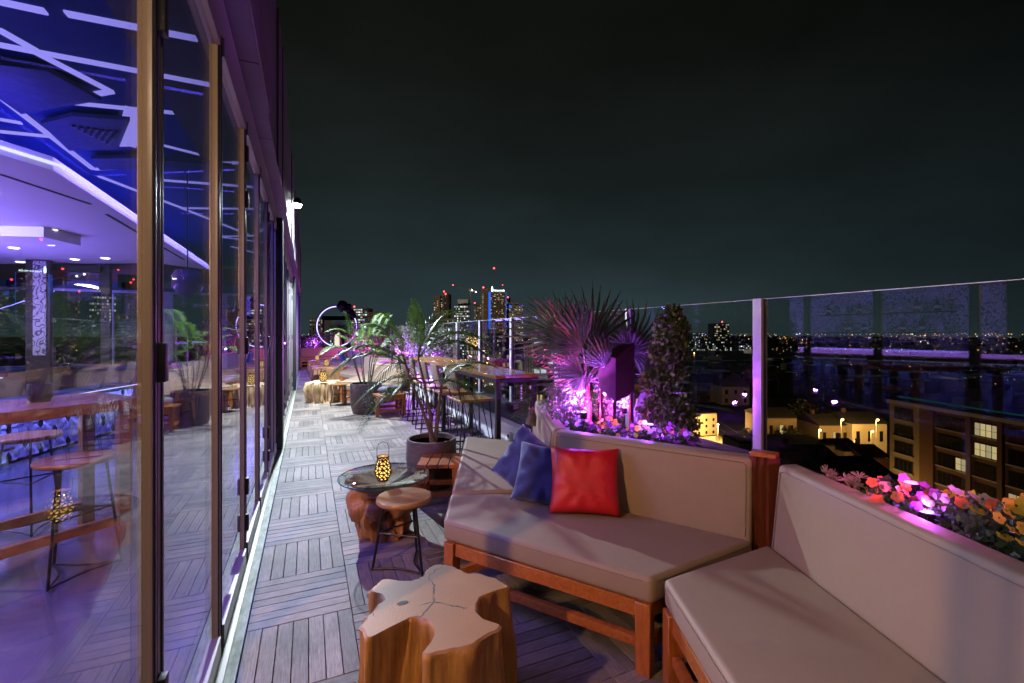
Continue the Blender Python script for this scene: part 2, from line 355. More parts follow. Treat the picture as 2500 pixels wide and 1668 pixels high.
M['seatwood'] = mat('stool_seat_wood', (.42, .21, .06), (.24, .10, .028), rough=.36, scale=4, stretch=(2, 11, 8), bump=.1, coat=.25, objrand=.15)
def mesh_weave(name, c):
    m, t, b = _new(name); N = t.nodes.new; L = t.links.new
    tc_ = N('ShaderNodeTexCoord'); vo = N('ShaderNodeTexVoronoi'); vo.inputs['Scale'].default_value = 150; vo.inputs['Randomness'].default_value = .15; L(tc_.outputs['Object'], vo.inputs['Vector'])
    mr_ = N('ShaderNodeMapRange'); mr_.inputs[1].default_value = .1; mr_.inputs[2].default_value = .6; mr_.inputs[3].default_value = 1.1; mr_.inputs[4].default_value = .75; L(vo.outputs['Distance'], mr_.inputs[0])
    mx = N('ShaderNodeMix'); mx.data_type = 'RGBA'; mx.blend_type = 'MULTIPLY'; mx.inputs[0].default_value = 1; mx.inputs[6].default_value = (*c, 1); L(mr_.outputs[0], mx.inputs[7])
    L(mx.outputs[2], b.inputs['Base Color']); b.inputs['Roughness'].default_value = .5
    bn = N('ShaderNodeBump'); bn.invert = True; bn.inputs['Strength'].default_value = .25; bn.inputs['Distance'].default_value = .004; L(vo.outputs['Distance'], bn.inputs['Height']); L(bn.outputs[0], b.inputs['Normal'])
    return m
M['red'] = mesh_weave('red_woven_vinyl', (.62, .012, .018))
M['floor_in'] = mat('polished_concrete', (.13, .12, .13), (.08, .075, .085), rough=.16, scale=2.5, rvar=.08)
M['ceil'] = mat('midnight_ceiling', (.004, .024, .16), (.003, .018, .13), rough=.6, scale=2, spec=.12)
M['ceil_panel'] = mat('slate_ceiling_panel', (.02, .026, .07), (.014, .018, .05), rough=.6, scale=14, bump=.2, spec=.15)
M['soffit'] = mat('white_soffit', (.74, .72, .74), (.70, .68, .70), rough=.6, scale=2)
M['brown'] = mat('dark_brown_casing', (.045, .028, .022), rough=.5)
M['int_wall'] = mat('dim_wall', (.05, .045, .055), rough=.7)
M['redwall'] = mat('crimson_beaded_wall', (.22, .012, .03), (.08, .005, .015), rough=.4, scale=22, stretch=(6, 6, .6), bump=.6)
M['navy_pad'] = mat('navy_leather', (.03, .05, .14), rough=.4)
M['in_wood'] = mat('interior_table_wood', (.40, .17, .05), (.20, .075, .02), rough=.3, scale=3, stretch=(9, 1.5, 8), coat=.3)
M['tile_blue'] = mat('white_wave_tile', (.62, .63, .70), (.55, .56, .64), rough=.3, scale=3)
M['pattern'] = None
def scroll_pattern(name):
    m, t, b = _new(name); N = t.nodes.new; L = t.links.new
    tc_ = N('ShaderNodeTexCoord'); wv = N('ShaderNodeTexWave'); wv.inputs['Scale'].default_value = 4; wv.inputs['Distortion'].default_value = 14; wv.inputs['Detail'].default_value = 1; wv.inputs['Detail Scale'].default_value = 2.2; L(tc_.outputs['Object'], wv.inputs[0])
    cr = N('ShaderNodeMapRange'); cr.inputs[1].default_value = .12; cr.inputs[2].default_value = .3; L(wv.outputs['Fac'], cr.inputs[0])
    mx = N('ShaderNodeMix'); mx.data_type = 'RGBA'; mx.inputs[6].default_value = (.12, .11, .11, 1); mx.inputs[7].default_value = (.62, .60, .60, 1); L(cr.outputs[0], mx.inputs[0])
    L(mx.outputs[2], b.inputs['Base Color']); b.inputs['Roughness'].default_value = .5
    bn = N('ShaderNodeBump'); bn.inputs['Strength'].default_value = .5; L(cr.outputs[0], bn.inputs['Height']); L(bn.outputs[0], b.inputs['Normal']); return m
M['pattern'] = scroll_pattern('scrollwork_panel')
VIOLET = (.38, .065, 1.0); BLUE = (.13, .085, 1.0); PINK = (1.0, .035, .34)

# ================================================================== TERRACE DECK
T = .509; X0 = -.29; Y0 = 3.194 - 6 * T
XE, YE = 2.47, 24.6
mb = MB(); mb.box((X0 + XE) / 2 + .3, 11, -.16, XE - X0 + .9, 29, .26)
deck = part('deck', mb, M['deckbase'], kind='structure', base=(0, 0, 0))
bw = T / 7
bm_ = MB(); bm_.box(0, 0, -.011, T - .0032, bw - .0032, .022)
board_me = bm_.mesh('board', M['deck'], bevel=.0018, seg=1)
boards = []
for j in range(-3, 45):
    for i in range(0, 6):
        x, y = X0 + i * T, Y0 + j * T
        along_y = ((j + i) % 2 == 0)
        for k in range(7):
            o = (k + .5) * bw
            px, py = (x + o, y + T / 2) if along_y else (x + T / 2, y + o)
            if px > XE - .02: continue
            boards.append((px, py, along_y))
def board_rank(b):
    x, y, _ = b
    d = x * SN + y * CS
    if d < .6: return 1e6
    u = 1250 + 1111 * (x * CS - y * SN) / d; v = 815 + 1111 * EYE / d
    hid = (x > 1.9) or (v > 1760) or u > 1900 or u < 480
    return d + (50 if hid else 0)
boards.sort(key=board_rank)
for n, (x, y, al) in enumerate(boards[:300]):
    inst('board', board_me, deck, (x, y, random.uniform(-.0012, .0008)), (0, 0, R(90) if al else 0))
mx_ = MB(); my_ = MB()
for x, y, al in boards[300:]:
    (my_ if al else mx_).box(*((y, -x) if al else (x, y)), -.011, T - .0032, bw - .0032, .022)
part('boards_across', mx_, M['deck'], deck, kind='stuff')
o = part('boards_along', my_, M['deck'], deck, kind='stuff', local=True); o.rotation_euler = (0, 0, R(90))

# ================================================================== FACADE WITH FOLDING DOORS
tr = thing('door_sill', 'long pale mossy door sill between the deck and the glass doors', 'sill', (-.38, 9, 0))
part('sill_plate', MB().box(-.345, 9, -.004, .10, 25, .012), M['track'], tr)
part('rail', MB().box(-.352, 9, .006, .022, 25, .018), M['alu'], tr)
part('rail', MB().box(-.438, 9, .004, .07, 25, .016), M['alu'], tr)
GX = -.40
def folding_door(y0, y1, label, hinge_side):
    t = thing('folding_door', label, 'glass door', (GX, (y0 + y1) / 2, .02), group='folding glass doors of the facade')
    st = .044; z0, z1 = .024, 2.96
    for y, sgn in ((y0 + st / 2 + .004, 1), (y1 - st / 2 - .004, -1)):
        s = part('stile', MB().box(GX, y, (z0 + z1) / 2, .034, st, z1 - z0), M['alu'], t, bevel=.004, seg=2)
        m2 = MB(); m2.box(GX + .0185, y + sgn * st * .16, (z0 + z1) / 2, .006, .012, z1 - z0 - .01)
        part('gasket', m2, M['alu_dark'], s)
    part('rail', MB().box(GX, (y0 + y1) / 2, z0 + .05, .058, y1 - y0 - 2 * st - .008, .10), M['alu'], t)
    part('rail', MB().box(GX, (y0 + y1) / 2, z1 - .045, .058, y1 - y0 - 2 * st - .008, .09), M['alu'], t)
    part('pane', MB().box(GX, (y0 + y1) / 2, (z0 + z1) / 2 + .005, .012, y1 - y0 - 2 * st - .004, z1 - z0 - .19), M['glass_door'], t)
    if hinge_side:
        for z in (.28, .52, 1.45, 2.42, 2.72):
            part('hinge', MB().box(GX + .028, y1, z, .022, .04, .11), M['alu_dark'], t, bevel=.006)
J = [-.42, .56, 1.56, 2.53, 3.48, 4.40, 5.28, 6.13, 6.62]
J2 = [6.98 + i * .92 for i in range(8)]
names = ['frameless looking near glass door cut by the left picture edge', 'large near glass door filling the left side of the photo']
leaves = [(a, b) for a, b in zip(J[:-1], J[1:])] + [(a, b) for a, b in zip(J2[:-1], J2[1:])]
ords = ['glass door leaf beside the camera, left of the photo frame', 'widest glass door leaf, at the left edge of the photo, showing the lounge', 'second glass door leaf from the left edge, right of the thick post', 'third glass door leaf from the left edge with hinges on its right stile',
        'fourth glass door leaf from the left edge', 'fifth glass door leaf from the left edge', 'sixth glass door leaf, reflecting the deck', 'narrow glass door leaf just before the black pilaster',
        'first glass door leaf beyond the black pilaster', 'second glass door leaf beyond the black pilaster', 'third glass door leaf beyond the black pilaster', 'fourth glass door leaf beyond the black pilaster',
        'fifth glass door leaf beyond the black pilaster', 'sixth glass door leaf beyond the black pilaster', 'last glass door leaf before the far black jamb']
for i, (a, b) in enumerate(leaves): folding_door(a, b, ords[i], i % 2 == 1)
fac = thing('building_facade', 'dark grey panelled upper facade above the row of glass doors', 'building', (-.6, 9, 0))
part('header', MB().box(-.43, 6.2, 3.065, .10, 16, .19), M['alu'], fac)
part('header_recess', MB().box(-.46, 9, 3.205, .12, 24, .085), M['recess'], fac)
part('pilaster', MB().box(-.385, 6.80, 1.53, .15, .33, 3.02), M['recess'], fac, bevel=.008)
part('pilaster', MB().box(-.385, 13.72, 1.53, .16, .50, 3.02), M['recess'], fac, bevel=.008)
part('pilaster', MB().box(-.385, 20.9, 1.55, .16, .34, 3.06), M['recess'], fac)
part('wall_core', MB().box(-.66, 9.1, 4.08, .62, 23.9, 1.62), M['recess'], fac)
y = -2.9; k = 0
wid = [1.25, 1.25, 1.0, 1.25, 2.2, 1.25, .7, 1.25, 2.2, 1.25]
while y < 21:
    w = min(wid[k % 10], 21.05 - y); dx = [.0, .018, .03, .008, .024][k % 5]
    part('panel', MB().box(-.325 + dx, y + w / 2, 4.09, .05, w - .012, 1.66), M['cladding'], fac, bevel=.004, seg=1)
    y += w; k += 1
y = -2.9
while y < 21:
    part('soffit_panel', MB().box(-.345, y + .62, 3.252, .115, 1.228, .012), M['cladding'], fac); y += 1.24
for yy in [14.1 + i * .95 for i in range(7)]:
    part('stile', MB().box(-.40, yy, 1.5, .07, .09, 2.96), M['alu'], fac)
    part('dark_pane', MB().box(-.405, yy + .475, 1.5, .012, .84, 2.96), M['glass_door'], fac)
part('back_room_wall', MB().box(-2.3, 17.4, 1.5, .1, 7.2, 3.2), M['int_wall'], fac)
light('AREA', 'back_room_led', (-1.7, 17.4, 2.4), (.20, .12, 1), 420, fac, size=.6, sy=6.5, rot=(0, R(-62), 0))
part('end_wall', MB().box(-1.5, 21.1, 2.4, 2.3, .1, 4.9), M['cladding'], fac)

# wall floodlights: the one seen over the terrace and its twin behind the photographer
def floodlight(loc, label, lens, color, power, tilt=0):
    t = thing('wall_floodlight', label, 'wall lamp', loc, group='floodlights on the facade')
    part('bracket', MB().box(loc[0] - .05, loc[1], loc[2] + .05, .10, .06, .06), M['black'], t)
    m_ = MB(); m_.lathe([(.035, .13), (.06, .11), (.075, .02), (.08, 0)], 16, (loc[0] + .04, loc[1], loc[2]))
    part('housing', m_, M['black'], t, smooth=True)
    part('lens', MB().lathe([(.0, -.075), (.045, -.062), (.07, -.03), (.075, -.003)], 16, (loc[0] + .04, loc[1], loc[2]), cap=False), lens, t, smooth=True)
    light('SPOT', 'lamp_beam', (loc[0] + .06, loc[1], loc[2] - .11), color, power, t, size=.05, rot=(0, R(8), 0), angle=165, blend=.35)
floodlight((-.24, 10.0, 4.1), 'bright white floodlight high on the facade above the deck', M['lamp'], (.74, .88, 1.0), 2900)
floodlight((-.20, -1.3, 3.7), 'warm floodlight on the facade behind the photographer', M['lamp_warm'], (1, .74, .50), 44)

# ================================================================== LOUNGE BEHIND THE GLASS
lf = part('lounge_floor', MB().box(-5.7, 5.2, -.06, 10.5, 16.9, .10), M['floor_in'], kind='structure')
lc = thing('lounge_ceiling', 'midnight blue lounge ceiling cut by glowing violet light lines', 'ceiling', (-3, 6, 3.2))
part('ceiling_slab', MB().box(-5.65, 5.2, 3.36, 10.3, 17, .16), M['ceil'], lc)
LS = [((-1.75, 3.26), (-1.288, 3.258)), ((-1.2, 3.238), (-.6, 3.2)), ((-1.9, 3.757), (-.6, 3.755)), ((-1.62, 3.57), (-1.53, 3.74)), ((-1.538, 3.777), (-1.295, 4.165)), ((-1.295, 4.165), (-2.049, 4.782)),
      ((-1.652, 4.502), (-1.1, 4.40)), ((-1.214, 4.422), (-1.545, 5.309)), ((-1.545, 5.309), (-2.019, 5.558)), ((-2.057, 4.3), (-2.068, 6.182)), ((-2.068, 6.182), (-.6, 5.32)), ((-2.6, 5.39), (-2.09, 5.321)),
      ((-2.109, 6.455), (-1.6, 7.6)), ((-2.1, 4.36), (-1.879, 4.316)), ((-1.879, 4.316), (-2.2, 4.2)), ((-2.4, 5.07), (-2.168, 5.101)), ((-1.1, 4.40), (-.6, 4.3)), ((-1.6, 5.0), (-.7, 5.42)),
      ((-1.5, 6.3), (-.6, 6.15)), ((-1.6, 7.6), (-.6, 7.2)), ((-1.6, 7.6), (-.9, 9.3)), ((-.9, 9.3), (-.6, 8.3)), ((-1.5, 9.6), (-.6, 9.9)), ((-.9, 9.3), (-1.5, 9.6)), ((-1.4, 10.6), (-.7, 11.9)), ((-.6, 2.6), (-2.6, 2.2)), ((-.7, 1.6), (-2.4, 2.0)), ((-2.6, 2.2), (-3.2, 3.4)), ((-1.0, .6), (-2.6, 1.0))]
for i, (a, b) in enumerate(LS):
    w = .05 if i not in (7,) else .15
    part('light_line', MB().beam((*a, 3.262 + .0022 * (i % 9)), (*b, 3.262 + .0022 * (i % 9)), w, .012), M['led'], lc)
for poly in ([(-2.0, 4.70), (-1.36, 4.19), (-1.52, 3.86), (-1.95, 3.92), (-2.02, 4.3)], [(-1.95, 4.85), (-1.66, 4.58), (-1.28, 4.49), (-1.58, 5.24), (-2.0, 5.46)], [(-1.95, 5.98), (-1.9, 5.62), (-1.5, 5.42), (-.7, 5.30)]):
    part('ceiling_panel', MB().prism(poly, 3.205, 3.235), M['ceil_panel'], lc)
m_ = MB()
for i in range(7):
    for j in range(7 - i): m_.box(-1.72 + .045 * j + .02 * i, 4.78 + .05 * i, 3.195, .02, .025, .015)
part('grille', m_, M['black'], lc)
so = thing('bar_soffit', 'white dropped soffit over the bar with round downlights', 'soffit', (-4, 6, 2.8))
part('soffit_slab', MB().prism([(-1.74, 4.5), (-1.74, 10.3), (-2.4, 9.7), (-4.9, 10.9), (-9.5, 10.9), (-9.5, 1.0), (-3.6, 1.0), (-1.95, 4.2)], 2.75, 2.85), M['soffit'], so)
part('beam', MB().prism([(-2.6, 7.4), (-2.75, 6.9), (-6.5, 8.0), (-6.5, 8.7)], 2.63, 2.747), M['soffit'], so)
part('slot', MB().beam((-2.149, 4.77, 2.748), (-1.868, 5.52, 2.748), .03, .008), M['recess'], so)
part('slot', MB().beam((-1.878, 5.925, 2.748), (-1.863, 9.0, 2.748), .03, .008), M['recess'], so)
for a, b in (((-1.70, 4.49), (-1.70, 10.3)), ((-1.70, 10.32), (-2.38, 9.73)), ((-1.92, 4.17), (-3.4, 1.3)), ((-1.71, 4.48), (-1.92, 4.19))):
    part('light_strip', MB().beam((*a, 2.79), (*b, 2.79), .02, .02), M['ledcore'], so)
DL = [(-2.75, 7.063), (-3.222, 8.243), (-3.81, 8.773), (-4.457, 10.443), (-2.985, 9.364), (-3.49, 9.719), (-2.5, 5.4), (-3.4, 5.6), (-3.9, 4.2), (-4.8, 6.6)]
for x, y in DL:
    part('downlight', MB().lathe([(.045, -.012), (.06, -.004)], 14, (x, y, 2.75 if y != 7.063 else 2.75)), M['down'], so)
    light('SPOT', 'downlight_beam', (x, y, 2.72), (.95, .82, 1), 7, so, size=.04, angle=110, blend=.6)
# LED strips that wash the room blue-violet, plus an added upward panel
for x_, y_, pw_, lb_ in ((-2.5, .45, 600, 'track spotlight in the lounge aimed at the banquettes'),):
    tk_ = thing('track_spotlight', lb_, 'spotlight', (x_, y_, 2.65), group='warm track spotlights in the lounge')
    dv = Vector((1.3, 2.0, .3)) - Vector((x_, y_, 2.65)); q_ = dv.to_track_quat('-Z', 'Y').to_euler()
    part('can', MB().tube([Vector((x_, y_, 2.65)) - dv.normalized() * .10, Vector((x_, y_, 2.65)) + dv.normalized() * .03], .045, 12), M['black'], tk_, smooth=True)
    part('stem', MB().beam((x_, y_, 2.68), (x_, y_, 2.75), .02, .02), M['black'], tk_)
    light('SPOT', 'beam', tuple(Vector((x_, y_, 2.65)) + dv.normalized() * .06), (1, .52, .21), pw_, tk_, size=.05, rot=tuple(q_), angle=112, blend=.4)
light('AREA', 'lounge_wash', (-1.62, 7.4, 2.95), BLUE, 120, lc, size=.05, sy=5.6, rot=(0, R(60), 0))
light('AREA', 'lounge_wash', (-2.0, 3.0, 2.95), BLUE, 280, lc, size=.06, sy=3.0, rot=(0, R(20), 0))
for k_ in (2, 9, 10, 18, 19):
    (xa_, ya_), (xb_, yb_) = LS[k_]
    light('AREA', 'light_line_glow', ((xa_ + xb_) / 2, (ya_ + yb_) / 2, 3.19), BLUE, 24, lc, size=.04, sy=math.hypot(xb_ - xa_, yb_ - ya_) * .95, rot=(0, 0, math.atan2(yb_ - ya_, xb_ - xa_) - R(90)))
light('AREA', 'lounge_wash', (-4.2, 6.5, 1.2), (.28, .17, 1), 230, so, size=1.2, sy=5, rot=(R(180), 0, 0))  # unseen panel, added at counter height to light the soffit from below
# far window wall
fw = thing('lounge_window_wall', 'lavender framed window wall at the far end of the lounge', 'window wall', (-5, 13.5, 0))
part('red_band', MB().box(-5.5, 13.52, 2.96, 10, .1, .44), M['redwall'], fw)
part('navy_band', MB().box(-5.5, 13.48, 2.64, 10, .14, .18), M['navy_pad'], fw)
part('sill_wall', MB().box(-5.5, 13.52, .32, 10, .1, .64), M['int_wall'], fw)
for i in range(9):
    x = -.85 - i * 1.13
    part('mullion', MB().box(x, 13.5, 1.6, .2, .09, 1.9), M['soffit'], fw)
    part('pane', MB().box(x - .565, 13.5, 1.6, .92, .012, 1.9), M['glass_door'], fw)
part('head_frame', MB().box(-5.5, 13.46, 2.52, 10, .06, .06), M['soffit'], fw)
part('end_wall', MB().box(-5.65, -3.2, 1.6, 10.3, .1, 3.4), M['int_wall'], fw)
part('side_wall', MB().box(-10.6, 5.2, 1.6, .1, 17, 3.4), M['int_wall'], fw)
lf2 = part('leaning_frame', MB().beam((-3.42, 12.4, .5), (-3.10, 12.4, 2.55), .16, .10), M['soffit'], fw)
light('AREA', 'lounge_wash', (-5, 13.0, 2.70), (.22, .16, 1), 90, fw, size=.06, sy=8, rot=(R(-25), 0, R(90)))  # unseen strip, added to turn the window frames lavender
# column with scroll panel
cl = thing('column', 'brown cased column with a white scrollwork strip inside the lounge', 'column', (-4.05, 10, 0))
part('casing', MB().box(-4.06, 10.06, 1.37, .30, .10, 2.74), M['brown'], cl)
part('scroll_strip', MB().box(-4.03, 9.995, 1.95, .16, .03, 1.55), M['pattern'], cl)
part('casing', MB().box(-3.30, 10.4, 1.37, .12, .12, 2.74), M['brown'], cl)
part('top_rail', MB().box(-3.62, 10.3, 2.66, .56, .10, .10), M['brown'], cl)
part('mirror', MB().box(-3.6, 10.3, 2.35, .45, .02, .5), M['glass_door'], cl)
# loudspeaker
sp = thing('loudspeaker', 'slanted black loudspeaker hanging under the lounge ceiling', 'loudspeaker', (-2.9, 11.0, 2.45))
m_ = MB(); m_.prism([(-3.30, 10.9), (-2.35, 10.7), (-2.2, 10.9), (-2.3, 11.1), (-3.25, 11.15)], 2.40, 2.66)
part('cabinet', m_, M['black'], sp, bevel=.02)
part('bracket', MB().box(-2.8, 11, 2.78, .05, .05, .26), M['black'], sp)
# the bar
BAR = [(-4.15, 2.6), (-3.25, 7.1)]; LOW = [(-3.30, 6.9), (-2.62, 9.4)]
bar = thing('bar_counter', 'long bar counter faced with blue lit wave tiles', 'bar', (-3.3, 6.5, 0))
def off(poly, dx): return [(x + dx, y) for x, y in poly]
part('counter_top', MB().prism(off(BAR, .12) + off(BAR, -.6)[::-1], 1.04, 1.10), M['in_wood'], bar, bevel=.008)
part('body', MB().prism(off(BAR, -.06) + off(BAR, -.5)[::-1], .12, 1.038), M['int_wall'], bar)
part('plinth', MB().prism(off(BAR, -.10) + off(BAR, -.5)[::-1], 0, .118), M['recess'], bar)
part('foot_rail', MB().tube([(BAR[0][0] + .16, BAR[0][1], .22), (BAR[1][0] + .16, BAR[1][1], .22)], .018, 8), M['brass'], bar)
# one wave tile: a twisted ribbon relief
def wave_tile():
    m_ = MB(); n = 8; S_ = .2; vs = []; fs = []
    for j in range(n + 1):
        for i in range(n + 1):
            a, b = i / n - .5, j / n - .5
            r_ = math.hypot(a, b); th = math.atan2(b, a)
            z = .028 * math.cos(3 * (r_ * 6) + 2 * th) * (1 - min(1, r_ * 1.6)) + .024 * math.sin(2 * math.pi * (a + .8 * b))
            vs.append((z + .03, a * S_, b * S_))
    for j in range(n):
        for i in range(n): fs.append((j * (n + 1) + i, j * (n + 1) + i + 1, (j + 1) * (n + 1) + i + 1, (j + 1) * (n + 1) + i))
    m_.add(vs, fs); return m_.mesh('wave_tile', M['tile_blue'], smooth=True, angle=80)
wt = wave_tile()
pw = thing('tiled_partition', 'low partition faced with blue lit wave tiles behind the high table', 'partition', (-3.0, 8.1, 0))
part('core', MB().prism(off(LOW, -.07) + off(LOW, -.22)[::-1], .01, .70), M['int_wall'], pw)
part('cap', MB().prism(off(LOW, .03) + off(LOW, -.26)[::-1], .702, .745), M['navy_pad'], pw)
for th_, seg, rows, pwr, zl, o3 in ((bar, BAR, 4, 230, 1.02, (-3.3, 6.5)), (pw, LOW, 3, 16, .69, (-3.0, 8.1))):
    (xa, ya), (xb, yb) = seg
    L_ = math.hypot(xb - xa, yb - ya); n = int(L_ / .2); an = math.atan2(yb - ya, xb - xa) - R(90)
    for i in range(n):
        f_ = (i + .5) / n
        for j in range(rows):
            o = inst('wave_tile', wt, th_, (xa + (xb - xa) * f_ - .06 - o3[0], ya + (yb - ya) * f_ - o3[1], .13 + j * .2 if rows == 3 else .22 + j * .2), (0, 0, an))
            if (i * 3 + j) % 2: o.rotation_euler = (R(180), 0, an)
    light('AREA', 'under_counter_strip', ((xa + xb) / 2 + .12, (ya + yb) / 2, zl), (.16, .20, 1), pwr, th_, size=.04, sy=L_ * .97, rot=(0, R(25), an))
    part('light_strip', MB().beam((xa + .06, ya, zl + .008), (xb + .06, yb, zl + .008), .03, .008), M['ledcore'], th_)
bb = thing('back_bar', 'back bar wall with scrollwork panels and bottle shelves', 'shelving', (-5.4, 6, 0))
part('panel', MB().box(-5.55, 5.0, 1.75, .06, 2.0, 1.9), M['pattern'], bb)
part('panel', MB().box(-5.55, 7.2, 1.75, .06, 2.0, 1.9), M['pattern'], bb)
part('cabinet', MB().box(-5.35, 6, .5, .5, 5.2, 1.0), M['int_wall'], bb)
part('shelf', MB().box(-5.4, 6, 1.02, .42, 5.2, .04), M['soffit'], bb)
part('shelf', MB().box(-5.4, 6, 1.55, .28, 2.6, .025), M['brown'], bb)
part('shelf', MB().box(-5.4, 6, 1.98, .28, 2.6, .025), M['brown'], bb)
light('AREA', 'shelf_strip', (-5.2, 6, 1.1), (.50, .20, 1), 8, bb, size=.10, sy=5, rot=(0, R(-110), 0))
light('AREA', 'shelf_strip', (-5.0, 6, 2.73), (.95, .9, 1), 270, bb, size=.08, sy=4.4, rot=(0, R(-50), 0))
M['b_amber'] = mat('amber_glass', (.30, .10, .02), rough=.1); M['b_clear'] = mat('pale_glass', (.65, .70, .80), rough=.1); M['b_dark'] = mat('dark_glass', (.02, .03, .02), rough=.1); M['paper'] = mat('paper_label', (.8, .78, .7), rough=.7)
prof = [(.0, 0), (.04, .0), (.042, .02), (.042, .17), (.03, .21), (.014, .235), (.014, .30), (.0, .305)]
bset = ['amber', 'clear', 'dark']
bcount = 0
for zz, ys in ((1.04, [4.4, 4.75, 5.1, 5.5, 5.8, 6.15, 6.5, 6.9, 7.3, 7.7]), (1.563, [4.9, 5.2, 5.55, 5.9, 6.3, 6.65, 7.0]), (1.993, [4.95, 5.3, 5.6, 6.0, 6.4, 6.75, 7.1])):
    lev = {1.04: 'lowest', 1.563: 'middle', 1.993: 'top'}[zz]
    for q, yy in enumerate(ys):
        k = ['b_amber', 'b_clear', 'b_dark'][(q + int(zz * 3)) % 3]; nm = {'b_amber': 'amber', 'b_clear': 'pale', 'b_dark': 'dark green'}[k]
        t = thing('bottle', nm + ' bottle, %s shelf of the back bar, %s from the left' % (lev, ['first', 'second', 'third', 'fourth', 'fifth', 'sixth', 'seventh', 'eighth', 'ninth', 'tenth'][q]), 'bottle', (-5.36, yy, zz), group='bottles on the back bar')
        part('body', MB().lathe([(r_ * 1.25, z_ * (1.0 if q % 2 else .82)) for r_, z_ in prof], 12, (-5.36, yy, zz), cap=False), M[k], t, smooth=True)
        part('label', MB().lathe([(.0538, .06), (.0538, .12)], 12, (-5.36, yy, zz), cap=False), M['paper'], t, smooth=True)

# ---- lounge furniture
pl_ = at(458, 668, 4.6); pn = thing('pendant_lamp', 'dark violet glass pendant lamp behind the second glass door', 'pendant lamp', (pl_.x, pl_.y, 2.0))
M['plum'] = mat('plum_glass', (.10, .02, .14), rough=.08, coat=.5)
part('shade', MB().lathe([(.02, .26), (.10, .25), (.135, .18), (.13, .08), (.08, 0), (.02, -.03)], 24, (pl_.x, pl_.y, 1.92), cap=True), M['plum'], pn, smooth=True)
part('cord', MB().beam((pl_.x, pl_.y, 2.18), (pl_.x, pl_.y, 3.27), .012, .012), M['black'], pn)
def round_stool(loc, h, r, label, rz=0, cat='stool', group='round wooden stools'):
    t = thing('stool', label, cat, loc, group=group)
    x, y, z = loc
    m_ = MB(); m_.lathe([(0, h - .034), (r * .93, h - .034), (r, h - .022), (r, h - .008), (r * .97, h), (0, h + .001)], 40, loc, cap=False)
    part('seat', m_, M['seatwood'], t, smooth=True, angle=50)
    ft = []; tp = []
    for k in range(3):
        a = rz + k * R(120); ft.append(Vector((x + math.cos(a) * r * 1.12, y + math.sin(a) * r * 1.12, z + .004))); tp.append(Vector((x + math.cos(a) * r * .72, y + math.sin(a) * r * .72, z + h - .034)))
        part('leg', MB().tube([ft[k], tp[k]], .0085, 8), M['black'], t, smooth=True)
    for k in range(3):
        a, b = ft[k].lerp(tp[k], .55), ft[(k + 1) % 3].lerp(tp[(k + 1) % 3], .55)
        part('stretcher', MB().tube([a, b], .006, 6), M['black'], t)
        if k < 2 or h > .6:
            a, b = ft[k] + Vector((0, 0, .012)), ft[(k + 1) % 3] + Vector((0, 0, .012)); c_ = (a + b) / 2 * .62 + Vector((x, y, z + .012)) * .38; c_.z = z + .014
            part('foot_bar', MB().tube([a, a.lerp(c_, .8), b.lerp(c_, .8), b], .0065, 6), M['black'], t)
    return t
ht = thing('high_table', 'thick wooden high table inside the lounge at the left edge', 'table', (-1.8, 3.9, 0))
A_ = Vector((-1.10, 4.17, 0)); uu = Vector((.775, .633, 0)); nn = Vector((-.633, .775, 0))
def htp(a, b, z): p = A_ - uu * a + nn * b; return (p.x, p.y, z)
for i in range(6):
    q = [htp(0, i * .12, 0), htp(1.9, i * .12, 0), htp(1.9, i * .12 + .117, 0), htp(0, i * .12 + .117, 0)]
    part('plank', MB().prism([(p[0], p[1]) for p in q], .985, 1.06), M['in_wood'], ht, bevel=.004, seg=1)
for a, b in ((.10, .07), (.10, .64), (.82, .07), (.82, .64), (1.8, .07), (1.8, .64)):
    p = htp(a, b, 0); part('leg', MB().box(p[0], p[1], .49, .075, .075, .98, math.atan2(.633, .775)), M['in_wood'], ht)
for b in (.07, .64):
    part('stretcher', MB().beam(htp(.13, b, .2), htp(1.77, b, .2), .05, .06), M['in_wood'], ht)
round_stool((-1.36, 3.80, 0), .74, .20, 'round wooden bar stool inside the glass in front of the high table', .3)
round_stool((-2.0, 4.79, 0), .74, .20, 'round wooden bar stool behind the high table inside the glass', 1.0)
cv = thing('candle_cup', 'dark woven candle cup on the indoor high table', 'candle holder', (-1.70, 4.22, 1.06))
part('cup', MB().lathe([(.0, 0), (.05, .0), (.066, .03), (.068, .08), (.062, .125), (.058, .125), (.06, .03), (0, .02)], 20, (-1.70, 4.22, 1.06), cap=False), M['brown'], cv, smooth=True)
part('candle', MB().lathe([(0, .02), (.025, .02), (.025, .06), (0, .06)], 10, (-1.70, 4.22, 1.06), cap=False), M['flame'], cv)
def booth(c, r, a0, a1, label):
    t = thing('booth_seat', label, 'booth', (c[0], c[1], 0), group='curved booths in the lounge')
    def arc(r0, r1, z0, z1, n=16):
        poly = [(c[0] + r1 * math.cos(a0 + (a1 - a0) * i / n), c[1] + r1 * math.sin(a0 + (a1 - a0) * i / n)) for i in range(n + 1)] + [(c[0] + r0 * math.cos(a0 + (a1 - a0) * i / n), c[1] + r0 * math.sin(a0 + (a1 - a0) * i / n)) for i in range(n, -1, -1)]
        m_ = MB()
        for i in range(n):
            j = 2 * n + 1 - i
            m_.prism([poly[i], poly[i + 1], poly[j - 1], poly[j]], z0, z1)
        return m_
    part('back', arc(r - .10, r, .30, .90), M['vinyl'], t); part('cap_rail', arc(r - .14, r + .04, .90, .98), M['navy_pad'], t)
    part('base', arc(r - .6, r - .02, .02, .299), M['in_wood'], t); part('seat', arc(r - .6, r - .11, .30, .44), M['vinyl'], t)
booth((-3.0, 11.1), .95, R(190), R(350), 'curved booth with navy cap rail nearest the lounge windows')
